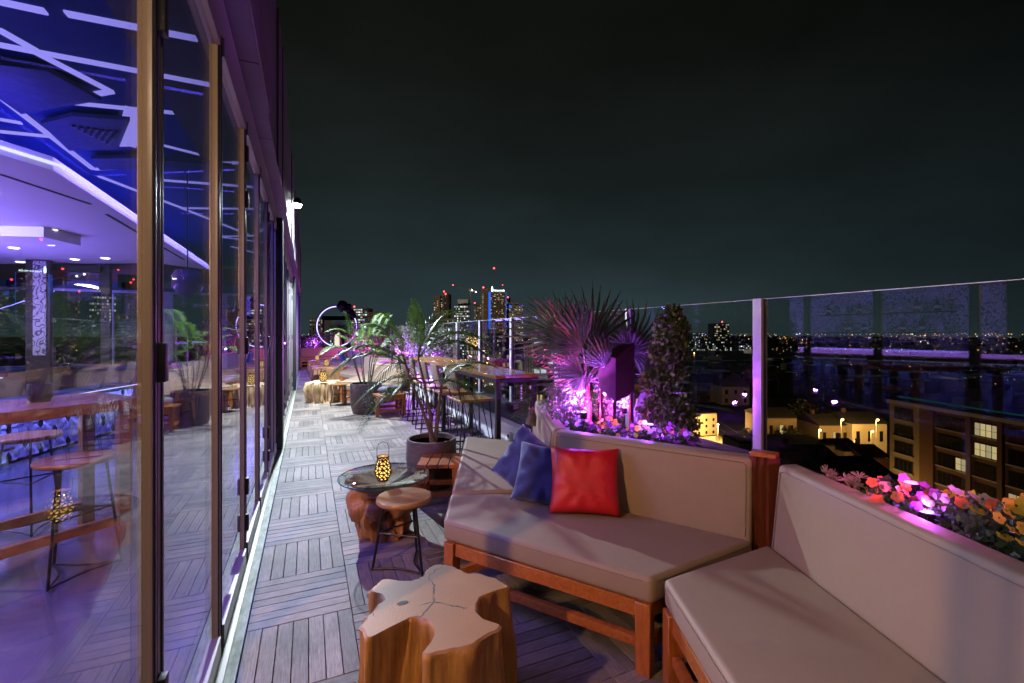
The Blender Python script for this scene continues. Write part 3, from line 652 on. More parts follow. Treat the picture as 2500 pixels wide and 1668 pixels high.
booth((-4.9, 11.3), .95, R(190), R(350), 'curved booth with navy cap rail left of the indoor column')
def lounge_chair(x, y, rz, label):
    t = thing('dining_chair', label, 'chair', (x, y, 0), group='wooden chairs in the lounge'); t.rotation_euler = (0, 0, rz)
    def P(n, m_, k): part(n, m_, M[k], t, local=True, bevel=.006, seg=1)
    P('seat', MB().box(0, 0, .45, .44, .42, .05), 'in_wood'); P('backrest', MB().box(-.20, 0, .72, .04, .40, .22), 'in_wood')
    for sx in (-1, 1):
        for sy in (-1, 1): P('leg', MB().beam((sx * .17, sy * .16, .425), (sx * .21, sy * .19, 0), .03, .03), 'black')
    for sy in (-1, 1): P('back_post', MB().beam((-.19, sy * .17, .47), (-.21, sy * .17, .70), .025, .025), 'black')
lounge_chair(-2.0, 8.9, 2.6, 'wooden chair in the lounge nearest the second glass door'); lounge_chair(-1.7, 9.9, 3.6, 'wooden chair in the lounge farther back by the booth'); lounge_chair(-2.4, 10.2, .4, 'wooden chair in the lounge facing the terrace')
dt_ = thing('dining_table', 'low wooden table among the lounge chairs', 'table', (-1.6, 9.3, 0))
part('top', MB().box(-1.6, 9.3, .73, .75, 1.3, .05), M['in_wood'], dt_, bevel=.008)
for sx in (-.3, .3):
    for sy in (-.55, .55): part('leg', MB().box(-1.6 + sx, 9.3 + sy, .353, .06, .06, .705), M['in_wood'], dt_)

# ================================================================== PARAPET AND GLASS RAILING
pa = thing('parapet', 'white parapet with dark coping running along the terrace edge', 'wall', (2.9, 10, 0))
part('wall_face', MB().box(2.93, 11, -.30, .90, 32, 1.16), M['white_wall'], pa)
part('ledge', MB().box(2.50, 11, .301, .14, 32, .042), M['white_wall'], pa, bevel=.006)
part('coping', MB().box(2.98, 11, .30, .80, 32, .05), M['coping'], pa)
for i in range(10):
    part('coping_rib', MB().box(2.62 + i * .075, 11, .330, .014, 32, .010), M['black'], pa)
part('wall_face', MB().box(1.0, 25.1, -.2, 4.6, .5, 1.9), M['white_wall'], pa)
so_ = thing('socket_box', 'grey outdoor socket box on the parapet below the bar table', 'socket', (2.46, 5.55, .15))
part('box', MB().box(2.455, 5.55, .15, .05, .09, .13), M['alu_post'], so_, bevel=.006)
part('cover', MB().box(2.427, 5.55, .17, .012, .05, .05), M['alu_dark'], so_)
RX = 3.2; RY = [2.44 + 1.57 * i for i in range(-2, 14)]
ordn = ['first', 'second', 'third', 'fourth', 'fifth', 'sixth', 'seventh', 'eighth', 'ninth', 'tenth', 'eleventh', 'twelfth', 'thirteenth', 'fourteenth', 'fifteenth', 'sixteenth', 'seventeenth', 'eighteenth']
for i, y in enumerate(RY):
    if i == 0: lab = 'railing post behind the photographer, out of view'
    elif i == 1: lab = 'railing post just outside the right picture edge'
    elif i == 2: lab = 'large violet lit railing post right of the clipped shrub'
    elif i == 3: lab = 'railing post half hidden behind the fan palm'
    elif i == 5: lab = 'wide grey railing post right above the end of the bar table'
    else: lab = 'aluminium railing post, %s counted from the right' % ordn[i]
    t = thing('railing_post', lab, 'post', (RX, y, .325), group='posts of the glass railing')
    part('shaft', MB().box(RX, y, 1.065, .07, .075, 1.475), M['alu_post'], t, bevel=.005)
    part('slot', MB().box(RX, y - .0385, 1.065, .022, .006, 1.46), M['alu_dark'], t); part('slot', MB().box(RX, y + .0385, 1.065, .022, .006, 1.46), M['alu_dark'], t)
    part('foot', MB().box(RX, y, .335, .16, .16, .02), M['alu_post'], t)
    if i < len(RY) - 1:
        g = part('glass_screen', MB().box(RX, y + .785, 1.085, .013, 1.49, 1.42), M['glass_rail'], base=(RX, y + .785, .38))
        part('top_edge_highlight', MB().box(RX, y + .785, 1.797, .0135, 1.49, .004), M['edge_highlight'], g)
        lab2 = {0: 'railing glass pane beside the photographer', 1: 'large railing glass pane at the right edge reflecting the bar', 2: 'railing glass pane between the violet post and the fan palm', 3: 'railing glass pane behind the fan palm and flowers'}.get(i, 'railing glass pane, %s counted from the right' % ordn[i])
        tag(g, lab2, 'glass panel', 'panes of the glass railing')
# small floodlight and junction box clamped to the railing by the bar table
cl_ = thing('post_spotlight', 'small black spotlight clamped to the railing post by the bar table', 'spotlight', (3.12, 7.1, .75))
part('clamp', MB().box(3.12, 7.1, .75, .09, .10, .22), M['black'], cl_, bevel=.01)
part('head', MB().lathe([(.0, -.05), (.05, -.05), (.055, .05), (0, .05)], 14, (3.02, 7.06, .78), cap=False), M['black'], cl_, smooth=True)
jb = thing('junction_box', 'black junction box standing on the coping', 'box', (2.95, 6.5, .335))
part('case', MB().box(2.95, 6.5, .395, .22, .20, .11), M['black'], jb, bevel=.006); part('cover', MB().box(2.93, 6.397, .395, .08, .006, .07), M['alu_post'], jb)

# ================================================================== ZIGZAG BANQUETTES
def seat_module(a, b, depth, label, side, back=True, group='vinyl banquette modules', taper=0, front=None, dz=0):
    """a,b: ends of the backrest's front foot line; seat lies to the left (side=+1) or right of a->b"""
    a, b = Vector((*a, 0)), Vector((*b, 0)); t_ = (b - a).normalized(); n_ = Vector((-t_.y, t_.x, 0)) * side
    c = (a + b) / 2
    th = thing('banquette', label, 'sofa', (c.x, c.y, 0), group=group)
    fa, fb = a + n_ * depth + t_ * taper, b + n_ * depth - t_ * taper
    poly = [(p.x, p.y) for p in (a, b, fb, fa)]
    if front: poly = [(a.x, a.y), (b.x, b.y)] + list(front); fb, fa = Vector((*front[-2], 0)), Vector((*front[-1], 0))
    s = part('seat_cushion', MB().prism(poly, .325 + dz, .445 + dz), M['vinyl'], th, bevel=.028, seg=4)
    NP = len(poly); cen = Vector((sum(p[0] for p in poly) / NP, sum(p[1] for p in poly) / NP))
    def ring(z, f_, r_=.0026):
        pts = []
        for i in range(NP):
            p, q = Vector(poly[i]), Vector(poly[(i + 1) % NP])
            for k in (.04, .5, .96): w = p.lerp(q, k); w = cen + (w - cen) * f_; pts.append((w.x, w.y, z))
        return MB().tube(pts, r_, 5, True)
    part('piping', ring(.4245 + dz, 1.0), M['piping'], s)
    if back:
        # slab leaning back a little, with a wooden frame behind
        h0, h1 = .40, .86; d1 = -n_ * .045; tk = -n_ * .12
        a1, b1 = a + t_ * .01, b - t_ * .01
        v = [a1 + Vector((0, 0, h0)), b1 + Vector((0, 0, h0)), b1 + tk + Vector((0, 0, h0)), a1 + tk + Vector((0, 0, h0)), a1 + d1 + Vector((0, 0, h1)), b1 + d1 + Vector((0, 0, h1)), b1 + d1 + tk * .85 + Vector((0, 0, h1 + .005)), a1 + d1 + tk * .85 + Vector((0, 0, h1 + .005))]
        fs = [(3, 2, 1, 0), (4, 5, 6, 7), (0, 1, 5, 4), (1, 2, 6, 5), (2, 3, 7, 6), (3, 0, 4, 7)]
        if side < 0: fs = [f[::-1] for f in fs]
        bk = part('back_cushion', MB().add(v, fs), M['vinyl'], th, bevel=.026, seg=4)
        pts = [a1 + t_ * .03 + n_ * .003 + d1 * .1 + Vector((0, 0, h0 + .05)), a1 + t_ * .03 + d1 * .93 + n_ * .002 + Vector((0, 0, h1 - .026)), b1 - t_ * .03 + d1 * .93 + n_ * .002 + Vector((0, 0, h1 - .026)), b1 - t_ * .03 + n_ * .003 + d1 * .1 + Vector((0, 0, h0 + .05))]
        part('piping', MB().tube([pts[0], pts[0].lerp(pts[1], .97), pts[1].lerp(pts[2], .015), pts[1].lerp(pts[2], .985), pts[3].lerp(pts[2], .97), pts[3]], .0026, 5), M['piping'], bk)
        fr = [a + tk * 1.05 + d1 * .6, b + tk * 1.05 + d1 * .6, b + tk * 1.05 - n_ * .075, a + tk * 1.05 - n_ * .075]
        nb = 7; Ln = (b - a).length
        for k in range(nb):
            p0 = fr[0].lerp(fr[1], (k + .02) / nb); p1 = fr[0].lerp(fr[1], (k + .98) / nb)
            part('back_slat', MB().prism([(p0.x, p0.y), (p1.x, p1.y), ((p1 - n_ * .03).x, (p1 - n_ * .03).y), ((p0 - n_ * .03).x, (p0 - n_ * .03).y)], .28, .76), M['teak_x'], th)
        q = [fr[0] + n_ * .012, fr[1] + n_ * .012, fr[1] - n_ * .045, fr[0] - n_ * .045]
        part('cap_rail', MB().prism([(p.x, p.y) for p in q], .762, .79), M['teak'], th, bevel=.004, seg=1)
    # frame
    i_ = .035
    cr = [a, b, fb, fa]; ce = sum(cr, Vector((0, 0, 0))) / 4; cr = [p + (ce - p).normalized() * .05 for p in cr]
    an = math.atan2(t_.y, t_.x)
    for p in cr: part('leg', MB().box(p.x, p.y, .162, .07, .07, .324, an), M['teak_x'], th, bevel=.004, seg=1)
    for i in range(4):
        p, q = cr[i], cr[(i + 1) % 4]; e_ = (q - p).normalized() * .036
        part('apron', MB().beam((p + e_ + Vector((0, 0, .285)))[:], (q - e_ + Vector((0, 0, .285)))[:], .034, .072), M['teak'], th, bevel=.003, seg=1)
    for i in (1, 2, 3):
        p, q = cr[i], cr[(i + 1) % 4]; e_ = (q - p).normalized() * .036
        part('stretcher', MB().beam((p + e_ + Vector((0, 0, .135)))[:], (q - e_ + Vector((0, 0, .135)))[:], .04, .045), M['teak'], th, bevel=.006, seg=2)
    return th
P1, Q1, R1_ = (2.135, 1.665), (1.49, 2.72), (2.04, 4.10)
def prism_seat(poly, label, backline, n_in):
    pass
# front module with the pillows, module behind it turned away, module at the right edge
seat_module(P1, Q1, .72, 'beige vinyl banquette with the red and navy pillows', 1, front=[(.885, 2.995), (.72, 2.585), (1.385, 1.585)])
seat_module((2.165, 1.605), (1.60, .20), .70, 'beige vinyl banquette cut by the right picture edge', -1, front=[(.96, .46), (1.435, 1.565)], dz=.003)
seat_module((1.525, 2.815), R1_, .66, 'beige vinyl banquette behind the pillows, turned towards the bar table', 1, front=[(1.53, 4.62), (.90, 3.03)], dz=-.003)
ep = thing('teak_post', 'teak end post, boards coloured as in shade, with a cap between the two banquettes', 'post', (2.24, 1.64, 0))
for k in range(3): part('board', MB().box(2.205 + .016 * k, 1.700 - .034 * k, .45, .06, .033, .86, -.42), M['teak_shade'], ep)
part('cap', MB().box(2.222, 1.668, .888, .085, .125, .024, .42), M['teak'], ep, bevel=.004, seg=1)
# far zigzag
for (a, b, dp, sd, lab) in (((1.84, 9.75), (1.26, 10.75), .70, 1, 'pale banquette behind the farther potted palm'), ((1.28, 10.85), (1.72, 12.1), .66, 1, 'banquette beyond the pale root stump table'),
                            ((1.92, 12.5), (1.40, 13.6), .66, 1, 'banquette with a high white end in the middle distance'), ((1.45, 13.7), (1.80, 15.2), .66, 1, 'banquette beside the distant dark stump table'),
                            ((1.98, 16.0), (1.42, 19.0), .7, 1, 'long violet lit banquette in the far part of the terrace'), ((1.45, 19.1), (1.75, 22.3), .7, 1, 'violet lit banquette near the end of the terrace'),
                            ((1.55, 23.55), (-.35, 23.55), .75, 1, 'violet lit banquette across the end of the terrace'), ((.95, 19.4), (.40, 19.4), .55, 1, 'short violet bench seat before the end of the terrace')):
    seat_module(a, b, dp, lab, sd, back=('short' not in lab))

# wooden bench tables
def low_bench(cx, cy, lx, ly, h, rz, label):
    t = thing('low_bench', label, 'bench', (cx, cy, 0), rz, 'low teak benches')
    n = 4
    for k in range(n): part('slat', MB().box(0, -ly / 2 + (k + .5) * ly / n, h - .0175, lx, ly / n - .008, .035), M['teak'], t, local=True, bevel=.003, seg=1)
    for sx in (-1, 1):
        for sy in (-1, 1): part('leg', MB().box(sx * (lx / 2 - .035), sy * (ly / 2 - .035), (h - .036) / 2, .06, .06, h - .036), M['teak_x'], t, local=True)
        part('stretcher', MB().box(sx * (lx / 2 - .035), 0, .10, .04, ly - .13, .045), M['teak_x'], t, local=True)
    for sy in (-1, 1): part('apron', MB().box(0, sy * (ly / 2 - .03), h - .07, lx - .13, .03, .06), M['teak'], t, local=True); part('stretcher', MB().box(0, sy * (ly / 2 - .035), .10, lx - .13, .035, .045), M['teak'], t, local=True)
low_bench(1.12, 4.13, .40, .38, .37, R(68), 'low teak bench between the potted palm and the banquette')
low_bench(1.38, 8.92, .56, .62, .40, R(4), 'low teak bench beside the farther pot with cushions on it')
def pillow_mesh(w, h, t, matl, seed, wr=.006):
    n = 22; vs = []; fs = []; idx = {}
    rnd = random.Random(seed); ofs = Vector((rnd.random() * 9, rnd.random() * 9, 0))
    for s in (1, -1):
        for j in range(n + 1):
            for i in range(n + 1):
                a, b = i / n * 2 - 1, j / n * 2 - 1
                if s < 0 and (i in (0, n) or j in (0, n)): idx[s, i, j] = idx[1, i, j]; continue
                e_ = max(0, (1 - a ** 4) * (1 - b ** 4)) ** .55; pin = .075
                x = a * w / 2 * (1 - pin * (1 - b * b) * abs(a)); z = b * h / 2 * (1 - pin * (1 - a * a) * abs(b))
                y = s * t / 2 * e_
                edge = max(abs(a), abs(b))
                rad = math.atan2(b, a)
                y += s * e_ * wr * (math.sin(rad * 11 + seed) * max(0, edge - .35) * 1.6 + mnoise.noise(Vector((a * 2.2, b * 2.2, seed)) + ofs) * 1.3)
                idx[s, i, j] = len(vs); vs.append((x, y, z))
        for j in range(n):
            for i in range(n):
                q = (idx[s, i, j], idx[s, i + 1, j], idx[s, i + 1, j + 1], idx[s, i, j + 1]); fs.append(q[::-1] if s > 0 else q)
    m_ = MB(); m_.add(vs, fs); return m_.mesh('pillow', matl, smooth=True, angle=75)
def pillow(loc, w, h, t, matl, rot, label, seed, wr=.006):
    o = bpy.data.objects.new('pillow', pillow_mesh(w, h, t, matl, seed, wr)); link(o); o.location = loc; o.rotation_euler = rot
    tag(o, label, 'pillow', 'loose pillows on the banquettes')
az = math.atan2(Q1[1] - P1[1], Q1[0] - P1[0])
pillow((1.535, 2.350, .636), .425, .40, .15, M['red'], (R(-22), R(1), R(-30)), 'square red woven pillow leaning on the banquette back', 3, .009)
pillow((1.395, 2.585, .622), .40, .38, .15, M['navy'], (R(-26), R(6), R(-38)), 'navy pillow tucked behind the red pillow', 8, .016)
pillow((1.365, 2.82, .640), .40, .40, .13, M['navy'], (R(-26), R(24), R(-68)), 'navy pillow tilted on its corner at the left of the pillow row', 12, .016)
M['greyc'] = mat('grey_velvet', (.12, .13, .17), rough=.8)
pillow((1.42, 8.90, .47), .40, .36, .13, M['greyc'], (R(82), 0, R(20)), 'grey cushion lying on the farther low bench', 5)
pillow((1.22, 19.5, .64), .45, .42, .16, M['navy'], (R(-18), 0, R(105)), 'distant navy pillow on the violet banquette', 6)
pillow((1.40, 20.5, .64), .45, .42, .16, M['piping'], (R(-18), 0, R(100)), 'distant beige pillow beside the navy one on the violet banquette', 7)
pillow((1.45, 21.3, .64), .45, .42, .16, M['navy'], (R(-18), 0, R(100)), 'farthest navy pillow on the violet banquette', 9)

# ================================================================== STUMP AND ROOT TABLES
SP = [(0.158, 1.772), (0.165, 1.72), (0.179, 1.678), (0.226, 1.693), (0.285, 1.715), (0.339, 1.73), (0.376, 1.719), (0.409, 1.676), (0.415, 1.604), (0.391, 1.554), (0.364, 1.528), (0.347, 1.508), (0.396, 1.491), (0.5, 1.491), (0.591, 1.509), (0.659, 1.537), (0.638, 1.574), (0.608, 1.616), (0.611, 1.674), (0.644, 1.729), (0.682, 1.76), (0.743, 1.775), (0.797, 1.779), (0.787, 1.821), (0.746, 1.903), (0.697, 1.953), (0.665, 1.981), (0.635, 2.019), (0.624, 2.05), (0.573, 2.091), (0.538, 2.103), (0.503, 2.078), (0.467, 2.028), (0.424, 2.01), (0.359, 2.028), (0.305, 2.068), (0.271, 2.037), (0.234, 1.995), (0.261, 1.962), (0.27, 1.923), (0.251, 1.885), (0.212, 1.834)]
def stump_table(outline, loc, h, matl, label, rough=.02, sc=1, rz=0, flare=.0, seed=0):
    n = len(outline); cx = sum(p[0] for p in outline) / n; cy = sum(p[1] for p in outline) / n
    rel = [((x - cx) * sc, (y - cy) * sc) for x, y in outline]
    dn = []; cr_ = lambda a, b, c, d, t: .5 * (2 * b + (c - a) * t + (2 * a - 5 * b + 4 * c - d) * t * t + (3 * b - a - 3 * c + d) * t ** 3)
    for i in range(n):
        q = [rel[(i + k - 1) % n] for k in range(4)]
        for t in (0, .25, .5, .75): dn.append((cr_(q[0][0], q[1][0], q[2][0], q[3][0], t), cr_(q[0][1], q[1][1], q[2][1], q[3][1], t)))
    n = len(dn); zs = [0, .02, .08, .16, .24, .32, .39, .43, .445, .45]; vs = []; fs = []
    for k, z in enumerate(zs):
        f = 1 - z / .45; ins = [0, 0, 0, 0, 0, 0, 0, -.002, -.008, -.020][k]
        for x, y in dn:
            r_ = math.hypot(x, y); w = 1 + flare * f * f + ins / max(r_, .05)
            nz_ = (mnoise.noise(Vector((x * 7 + seed, y * 7, z * 4))) + .8 * mnoise.noise(Vector((x * 26 + seed, y * 26, z * 2.2)))) * rough * (1 if 0 < k < 8 else .45)
            vs.append((x * (w + nz_ / max(r_, .1)), y * (w + nz_ / max(r_, .1)), z / .45 * h))
    for k in range(len(zs) - 1):
        for i in range(n): fs.append((k * n + i, k * n + (i + 1) % n, (k + 1) * n + (i + 1) % n, (k + 1) * n + i))
    A_s = sum(dn[i][0] * dn[(i + 1) % n][1] - dn[(i + 1) % n][0] * dn[i][1] for i in range(n))
    fs += [tuple(range(n))[::-1], tuple((len(zs) - 1) * n + i for i in range(n))]
    if A_s < 0: fs = [f[::-1] for f in fs]
    m_ = MB(); m_.add(vs, fs)
    me = m_.mesh('stump', matl, smooth=True, angle=58); me.polygons[len(me.polygons) - 1].use_smooth = False
    k0 = (len(zs) - 1) * n
    for ed in me.edges:
        if ed.vertices[0] >= k0 and ed.vertices[1] >= k0: ed.use_edge_sharp = True
    o = bpy.data.objects.new('stump_table', me); link(o); o.location = loc; o.rotation_euler = (0, 0, rz); tag(o, label, 'table', 'root wood stump tables'); return o
cxs = sum(p[0] for p in SP) / len(SP); cys = sum(p[1] for p in SP) / len(SP)
stump_table(SP, (cxs, cys, 0), .45, M['stump'], 'large sawn tree stump table in the foreground', .034)
ch = bpy.data.objects.new('knot_hole', MB().lathe([(0, .0), (.011, .0), (.016, .001)], 10).mesh('knot_hole', M['recess'])); link(ch, bpy.data.objects['stump_table']); ch.location = (.345 - cxs, 1.845 - cys, .4505); ch.scale = (1.5, .8, 1)
sp2 = [(.34 * math.cos(R(a)) * (1 + .16 * math.sin(R(a * 4))), .34 * math.sin(R(a)) * (1 + .16 * math.sin(R(a * 4)))) for a in range(0, 360, 9)]
stump_table(sp2, (.33, 11.1, 0), .46, M['stump_pale'], 'pale gnarled root stump table lit brightly in the middle distance', .09, flare=-.12, seed=5)
sp3 = [(x, y) for x, y in ((-.45, -.4), (.0, -.46), (.5, -.38), (.55, .0), (.5, .42), (0, .46), (-.5, .4), (-.48, 0))]
stump_table(sp3, (.58, 16.3, 0), .46, M['stump_red'], 'dark reddish stump table farther along the terrace', .05, seed=9)
stump_table(sp2, (.35, 20.5, 0), .42, M['stump_red'], 'small dark stump table near the far end of the terrace', .06, seed=2)

gt = thing('glass_table', 'round glass topped table on a gnarled red root', 'table', (.53, 3.57, 0))
def root_base():
    n = 56; zs = [i / 16 for i in range(17)]; vs = []; fs = []
    for z in zs:
        prof_ = .285 - .07 * abs(z - .8) - .10 * max(0, .5 - z) + .03 * (z > .9)
        for k in range(n):
            a = 2 * math.pi * k / n; nz_ = 0
            p = Vector((math.cos(a) * 1.3, math.sin(a) * 1.3, z * 1.5 + 3))
            nz_ = mnoise.noise(p) * .055 + mnoise.noise(p * 2.7) * .03
            cre = abs(mnoise.noise(p * 1.7 + Vector((5, 2, 1)))); nz_ -= .085 * max(0, .22 - cre) / .22
            r_ = prof_ + nz_
            vs.append((.53 + r_ * math.cos(a), 3.575 + r_ * math.sin(a) * .82, .43 * z))
    for j in range(len(zs) - 1):
        for k in range(n): fs.append((j * n + k, j * n + (k + 1) % n, (j + 1) * n + (k + 1) % n, (j + 1) * n + k))
    c0 = len(vs); vs.append((.53, 3.575, .36)); fs += [((len(zs) - 1) * n + k, (len(zs) - 1) * n + (k + 1) % n, c0) for k in range(n)]
    fs.append(tuple(range(n))[::-1]); return MB().add(vs, fs)
part('root_base', root_base(), M['stump_red'], gt, smooth=True, angle=60)
tp_ = part('glass_top', MB().lathe([(0, .440), (.325, .440), (.333, .444), (.333, .449), (.326, .453), (0, .453)], 64, (.53, 3.575, 0), cap=False), M['glass_top'], gt, smooth=True, angle=30)
part('edge', MB().lathe([(.3335, .4415), (.336, .444), (.336, .449), (.3335, .4515)], 64, (.53, 3.575, 0), cap=False), M['glass_edge'], tp_, smooth=True)
round_stool((.575, 3.03, 0), .46, .178, 'round wooden stool in front of the glass table', math.atan2(3.055 - 3.03, .358 - .575))
round_stool((.62, 10.4, 0), .46, .178, 'round wooden stool beside the pale stump table', R(190))
round_stool((.25, 15.3, 0), .46, .178, 'round wooden stool beside the dark reddish stump table', R(150))

def lantern(x, y, z, label, r=.062, h=.175, power=4, handle=True):
    t = thing('lantern', label, 'lantern', (x, y, z), group='pierced candle lanterns')
    prof_ = [(.62, 0), (.84, .16), (1.0, .34), (.97, .52), (.84, .7), (.70, .88), (.66, 1)]
    me = MB().lathe([(r * a, h * b) for a, b in prof_], 11, (0, 0, 0), cap=False).mesh('shell', M['brass'])
    bm = bmesh.new(); bm.from_mesh(me); bmesh.ops.triangulate(bm, faces=bm.faces[:])
    ori = set(bm.faces); fs0 = bm.faces[:]
    bmesh.ops.inset_individual(bm, faces=fs0, thickness=r * .075, use_even_offset=True)
    bmesh.ops.delete(bm, geom=fs0, context='FACES_ONLY'); bm.to_mesh(me); bm.free()
    inst('shell', me, t)
    part('rim', MB().tube([(r * .68 * math.cos(a), r * .68 * math.sin(a), h) for a in [i * math.pi / 8 for i in range(16)]], .004, 6, True), M['brass'], t, local=True)
    part('base', MB().lathe([(0, 0), (r * .64, 0), (r * .66, .008), (0, .01)], 14, cap=False), M['brass'], t, local=True)
    part('candle', MB().lathe([(0, .01), (r * .42, .01), (r * .42, h * .45), (0, h * .5)], 12, cap=False), M['flame'], t, local=True)
    part('glow_sleeve', MB().lathe([(r * .50, .012), (r * .78, h * .25), (r * .84, h * .42), (r * .66, h * .75), (r * .55, h * .9)], 14, cap=False), M['liner_glow'], t, smooth=True, local=True)
    if handle: part('handle', MB().tube([(-r * .66, 0, h), (-r * .7, 0, h + .06), (-r * .5, 0, h + .095), (0, 0, h + .108), (r * .5, 0, h + .095), (r * .7, 0, h + .06), (r * .66, 0, h)], .0025, 6), M['brass'], t, local=True)
    lo = light('POINT', 'candle_light', (0, 0, 0), (1, .55, .15), power, t, size=.02); lo.location = (0, 0, h * .75)
lantern(.50, 3.44, .4535, 'pierced metal lantern glowing on the glass table', power=2.2)
lantern(.30, 11.0, .465, 'glowing lantern on the pale stump table', .09, .24, 3, False)
lantern(.55, 16.2, .465, 'glowing lantern on the dark reddish stump table', .09, .24, 3, False)
lantern(.33, 20.5, .425, 'tiny glowing lantern near the end of the terrace', .09, .24, 3, False)

# ================================================================== BAR TABLE AND BAR STOOLS
bt = thing('bar_table', 'long wooden bar table on black steel legs along the railing', 'table', (2.15, 6.9, 0))
for i in range(5):
    x = 1.885 + (i + .5) * .11
    for j, (ya, yb) in enumerate(((4.66, 6.2), (6.2, 7.7), (7.7, 9.2)) if i % 2 else ((4.66, 5.5), (5.5, 7.1), (7.1, 9.2))):
        part('plank', MB().box(x, (ya + yb) / 2, 1.047, .108, yb - ya - .004, .04), M['bartop'], bt, bevel=.002, seg=1)
part('apron', MB().box(1.90, 6.93, 1.005, .025, 4.5, .045), M['black'], bt); part('apron', MB().box(2.41, 6.93, 1.005, .025, 4.5, .045), M['black'], bt)
for y in (4.70, 6.93, 9.16):
    for x in (1.93, 2.38): part('leg', MB().box(x, y, .513, .055, .055, 1.025), M['black'], bt, bevel=.004, seg=1)
    part('foot_plate', MB().box(2.155, y, .012, .40, .05, .02), M['black'], bt); part('cross_rail', MB().box(2.155, y, 1.0, .39, .04, .04), M['black'], bt)
def bar_stool():
    t = thing('bar_stool', 'bar stool', 'bar stool', (0, 0, 0), group='bar stools at the bar table')
    for k in range(3): part('seat_plank', MB().box(0, -.14 + k * .14, .742, .42, .136, .03), M['seatwood'], t, local=True, bevel=.004, seg=1)
    part('back_pad', MB().add([(-.235, -.19, .86), (-.235, .19, .86), (-.20, .19, .86), (-.20, -.19, .86), (-.285, -.185, 1.12), (-.285, .185, 1.12), (-.255, .185, 1.12), (-.255, -.185, 1.12)], [(3, 2, 1, 0), (4, 5, 6, 7), (0, 1, 5, 4), (1, 2, 6, 5), (2, 3, 7, 6), (3, 0, 4, 7)]), M['vinyl'], t, local=True, bevel=.008)
    for sy in (-1, 1):
        part('back_rod', MB().tube([(-.19, sy * .17, .73), (-.27, sy * .17, 1.12)], .007, 6), M['black'], t, local=True)
        for sx in (-1, 1):
            part('leg', MB().tube([(sx * .17, sy * .17, .728), (sx * .225, sy * .20, .006)], .008, 6), M['black'], t, local=True)
            part('leg', MB().tube([(sx * .07, sy * .17, .728), (sx * .225, sy * .20, .006)], .006, 6), M['black'], t, local=True)
        part('runner', MB().tube([(-.225, sy * .20, .009), (.225, sy * .20, .009)], .008, 6), M['black'], t, local=True)
    for sx in (-1, 1): part('foot_rest', MB().tube([(sx * .205, -.19, .24), (sx * .205, .19, .24)], .007, 6), M['black'], t, local=True)
    return t
bs = bar_stool()
SY = [5.25, 5.98, 6.72, 7.45, 8.2, 8.9]
labs = ['bar stool nearest the camera at the bar table', 'second bar stool along the bar table', 'third bar stool along the bar table', 'fourth bar stool, half hidden by palm fronds', 'fifth bar stool along the bar table', 'farthest bar stool at the bar table']
for i, y in enumerate(SY):
    rz = [.05, -.03, .06, -.08, .02, .05][i]
    if i == 0: bs.location = (1.80, y, 0); bs.rotation_euler = (0, 0, rz); bs['label'] = labs[0]
    else: dup(bs, (1.80, y, 0), rz, labs[i])

# ================================================================== PLANTS ON THE TERRACE
def frond_mesh(L=1.0, n=30, ll=.32, a=.55, b=.75, seed=0, w=.017, vdroop=.35):
    rnd = random.Random(seed); m_ = MB()
    pos = lambda t: Vector((L * t * (1 - .12 * t), 0, L * (a * t - b * t * t)))
    m_.tube([pos(i / 10) for i in range(11)], [.009 * (1 - .8 * i / 10) for i in range(11)], 5)
    for i in range(n):
        t = .16 + .84 * (i + .5) / n; p = pos(t); d = (pos(min(1, t + .02)) - pos(t - .02)).normalized()
        l = ll * (math.sin(math.pi * (.18 + .74 * t)) ** .8) * rnd.uniform(.85, 1.1)
        for s in (-1, 1):
            out_ = (d * (.55 + .5 * t) + Vector((0, s, 0)) * .85 + Vector((0, 0, .16))).normalized()
            p1 = p + out_ * l * .5; p2 = p + out_ * l + Vector((0, 0, -vdroop * l * rnd.uniform(.5, 1.1)))
            sd = d * w
            m_.add([p, p1 - sd, p1 + sd * .6, p2], [(0, 1, 2), (1, 3, 2)])
    return m_.mesh('frond', M['frond'])
FR = [frond_mesh(seed=1), frond_mesh(seed=2, a=.75, b=.65, ll=.34), frond_mesh(seed=3, a=.40, b=.85, n=22), frond_mesh(seed=4, a=.9, b=.45, ll=.26, n=30)]
def pot_mesh(t, x, y, r, h):
    part('pot', MB().lathe([(0, 0), (r * .80, 0), (r * .93, h * .25), (r, h * .6), (r * .98, h * .97), (r * .96, h), (r * .88, h), (r * .87, h * .9), (0, h * .9)], 40, (x, y, 0), cap=False), M['clay'], t, smooth=True, angle=50)
    part('soil', MB().lathe([(0, h * .905), (r * .86, h * .905)], 24, (x, y, 0), cap=True), M['soil'], t)
pp = thing('potted_palm', 'potted palm with leaning brown stems next to the banquette', 'plant', (1.14, 4.55, 0))
pot_mesh(pp, 1.14, 4.55, .252, .475)
stems = [[(1.16, 4.53, .42), (1.10, 4.55, .62), (.99, 4.63, .95), (.90, 4.68, 1.22)], [(1.14, 4.55, .42), (1.13, 4.56, .70), (1.08, 4.60, 1.02), (1.02, 4.62, 1.28)], [(1.18, 4.56, .42), (1.22, 4.58, .75), (1.26, 4.60, 1.0)]]
for s_ in stems: part('stem', MB().tube(s_, [.024, .018, .013, .009][:len(s_)], 8), M['bark'], pp, smooth=True)
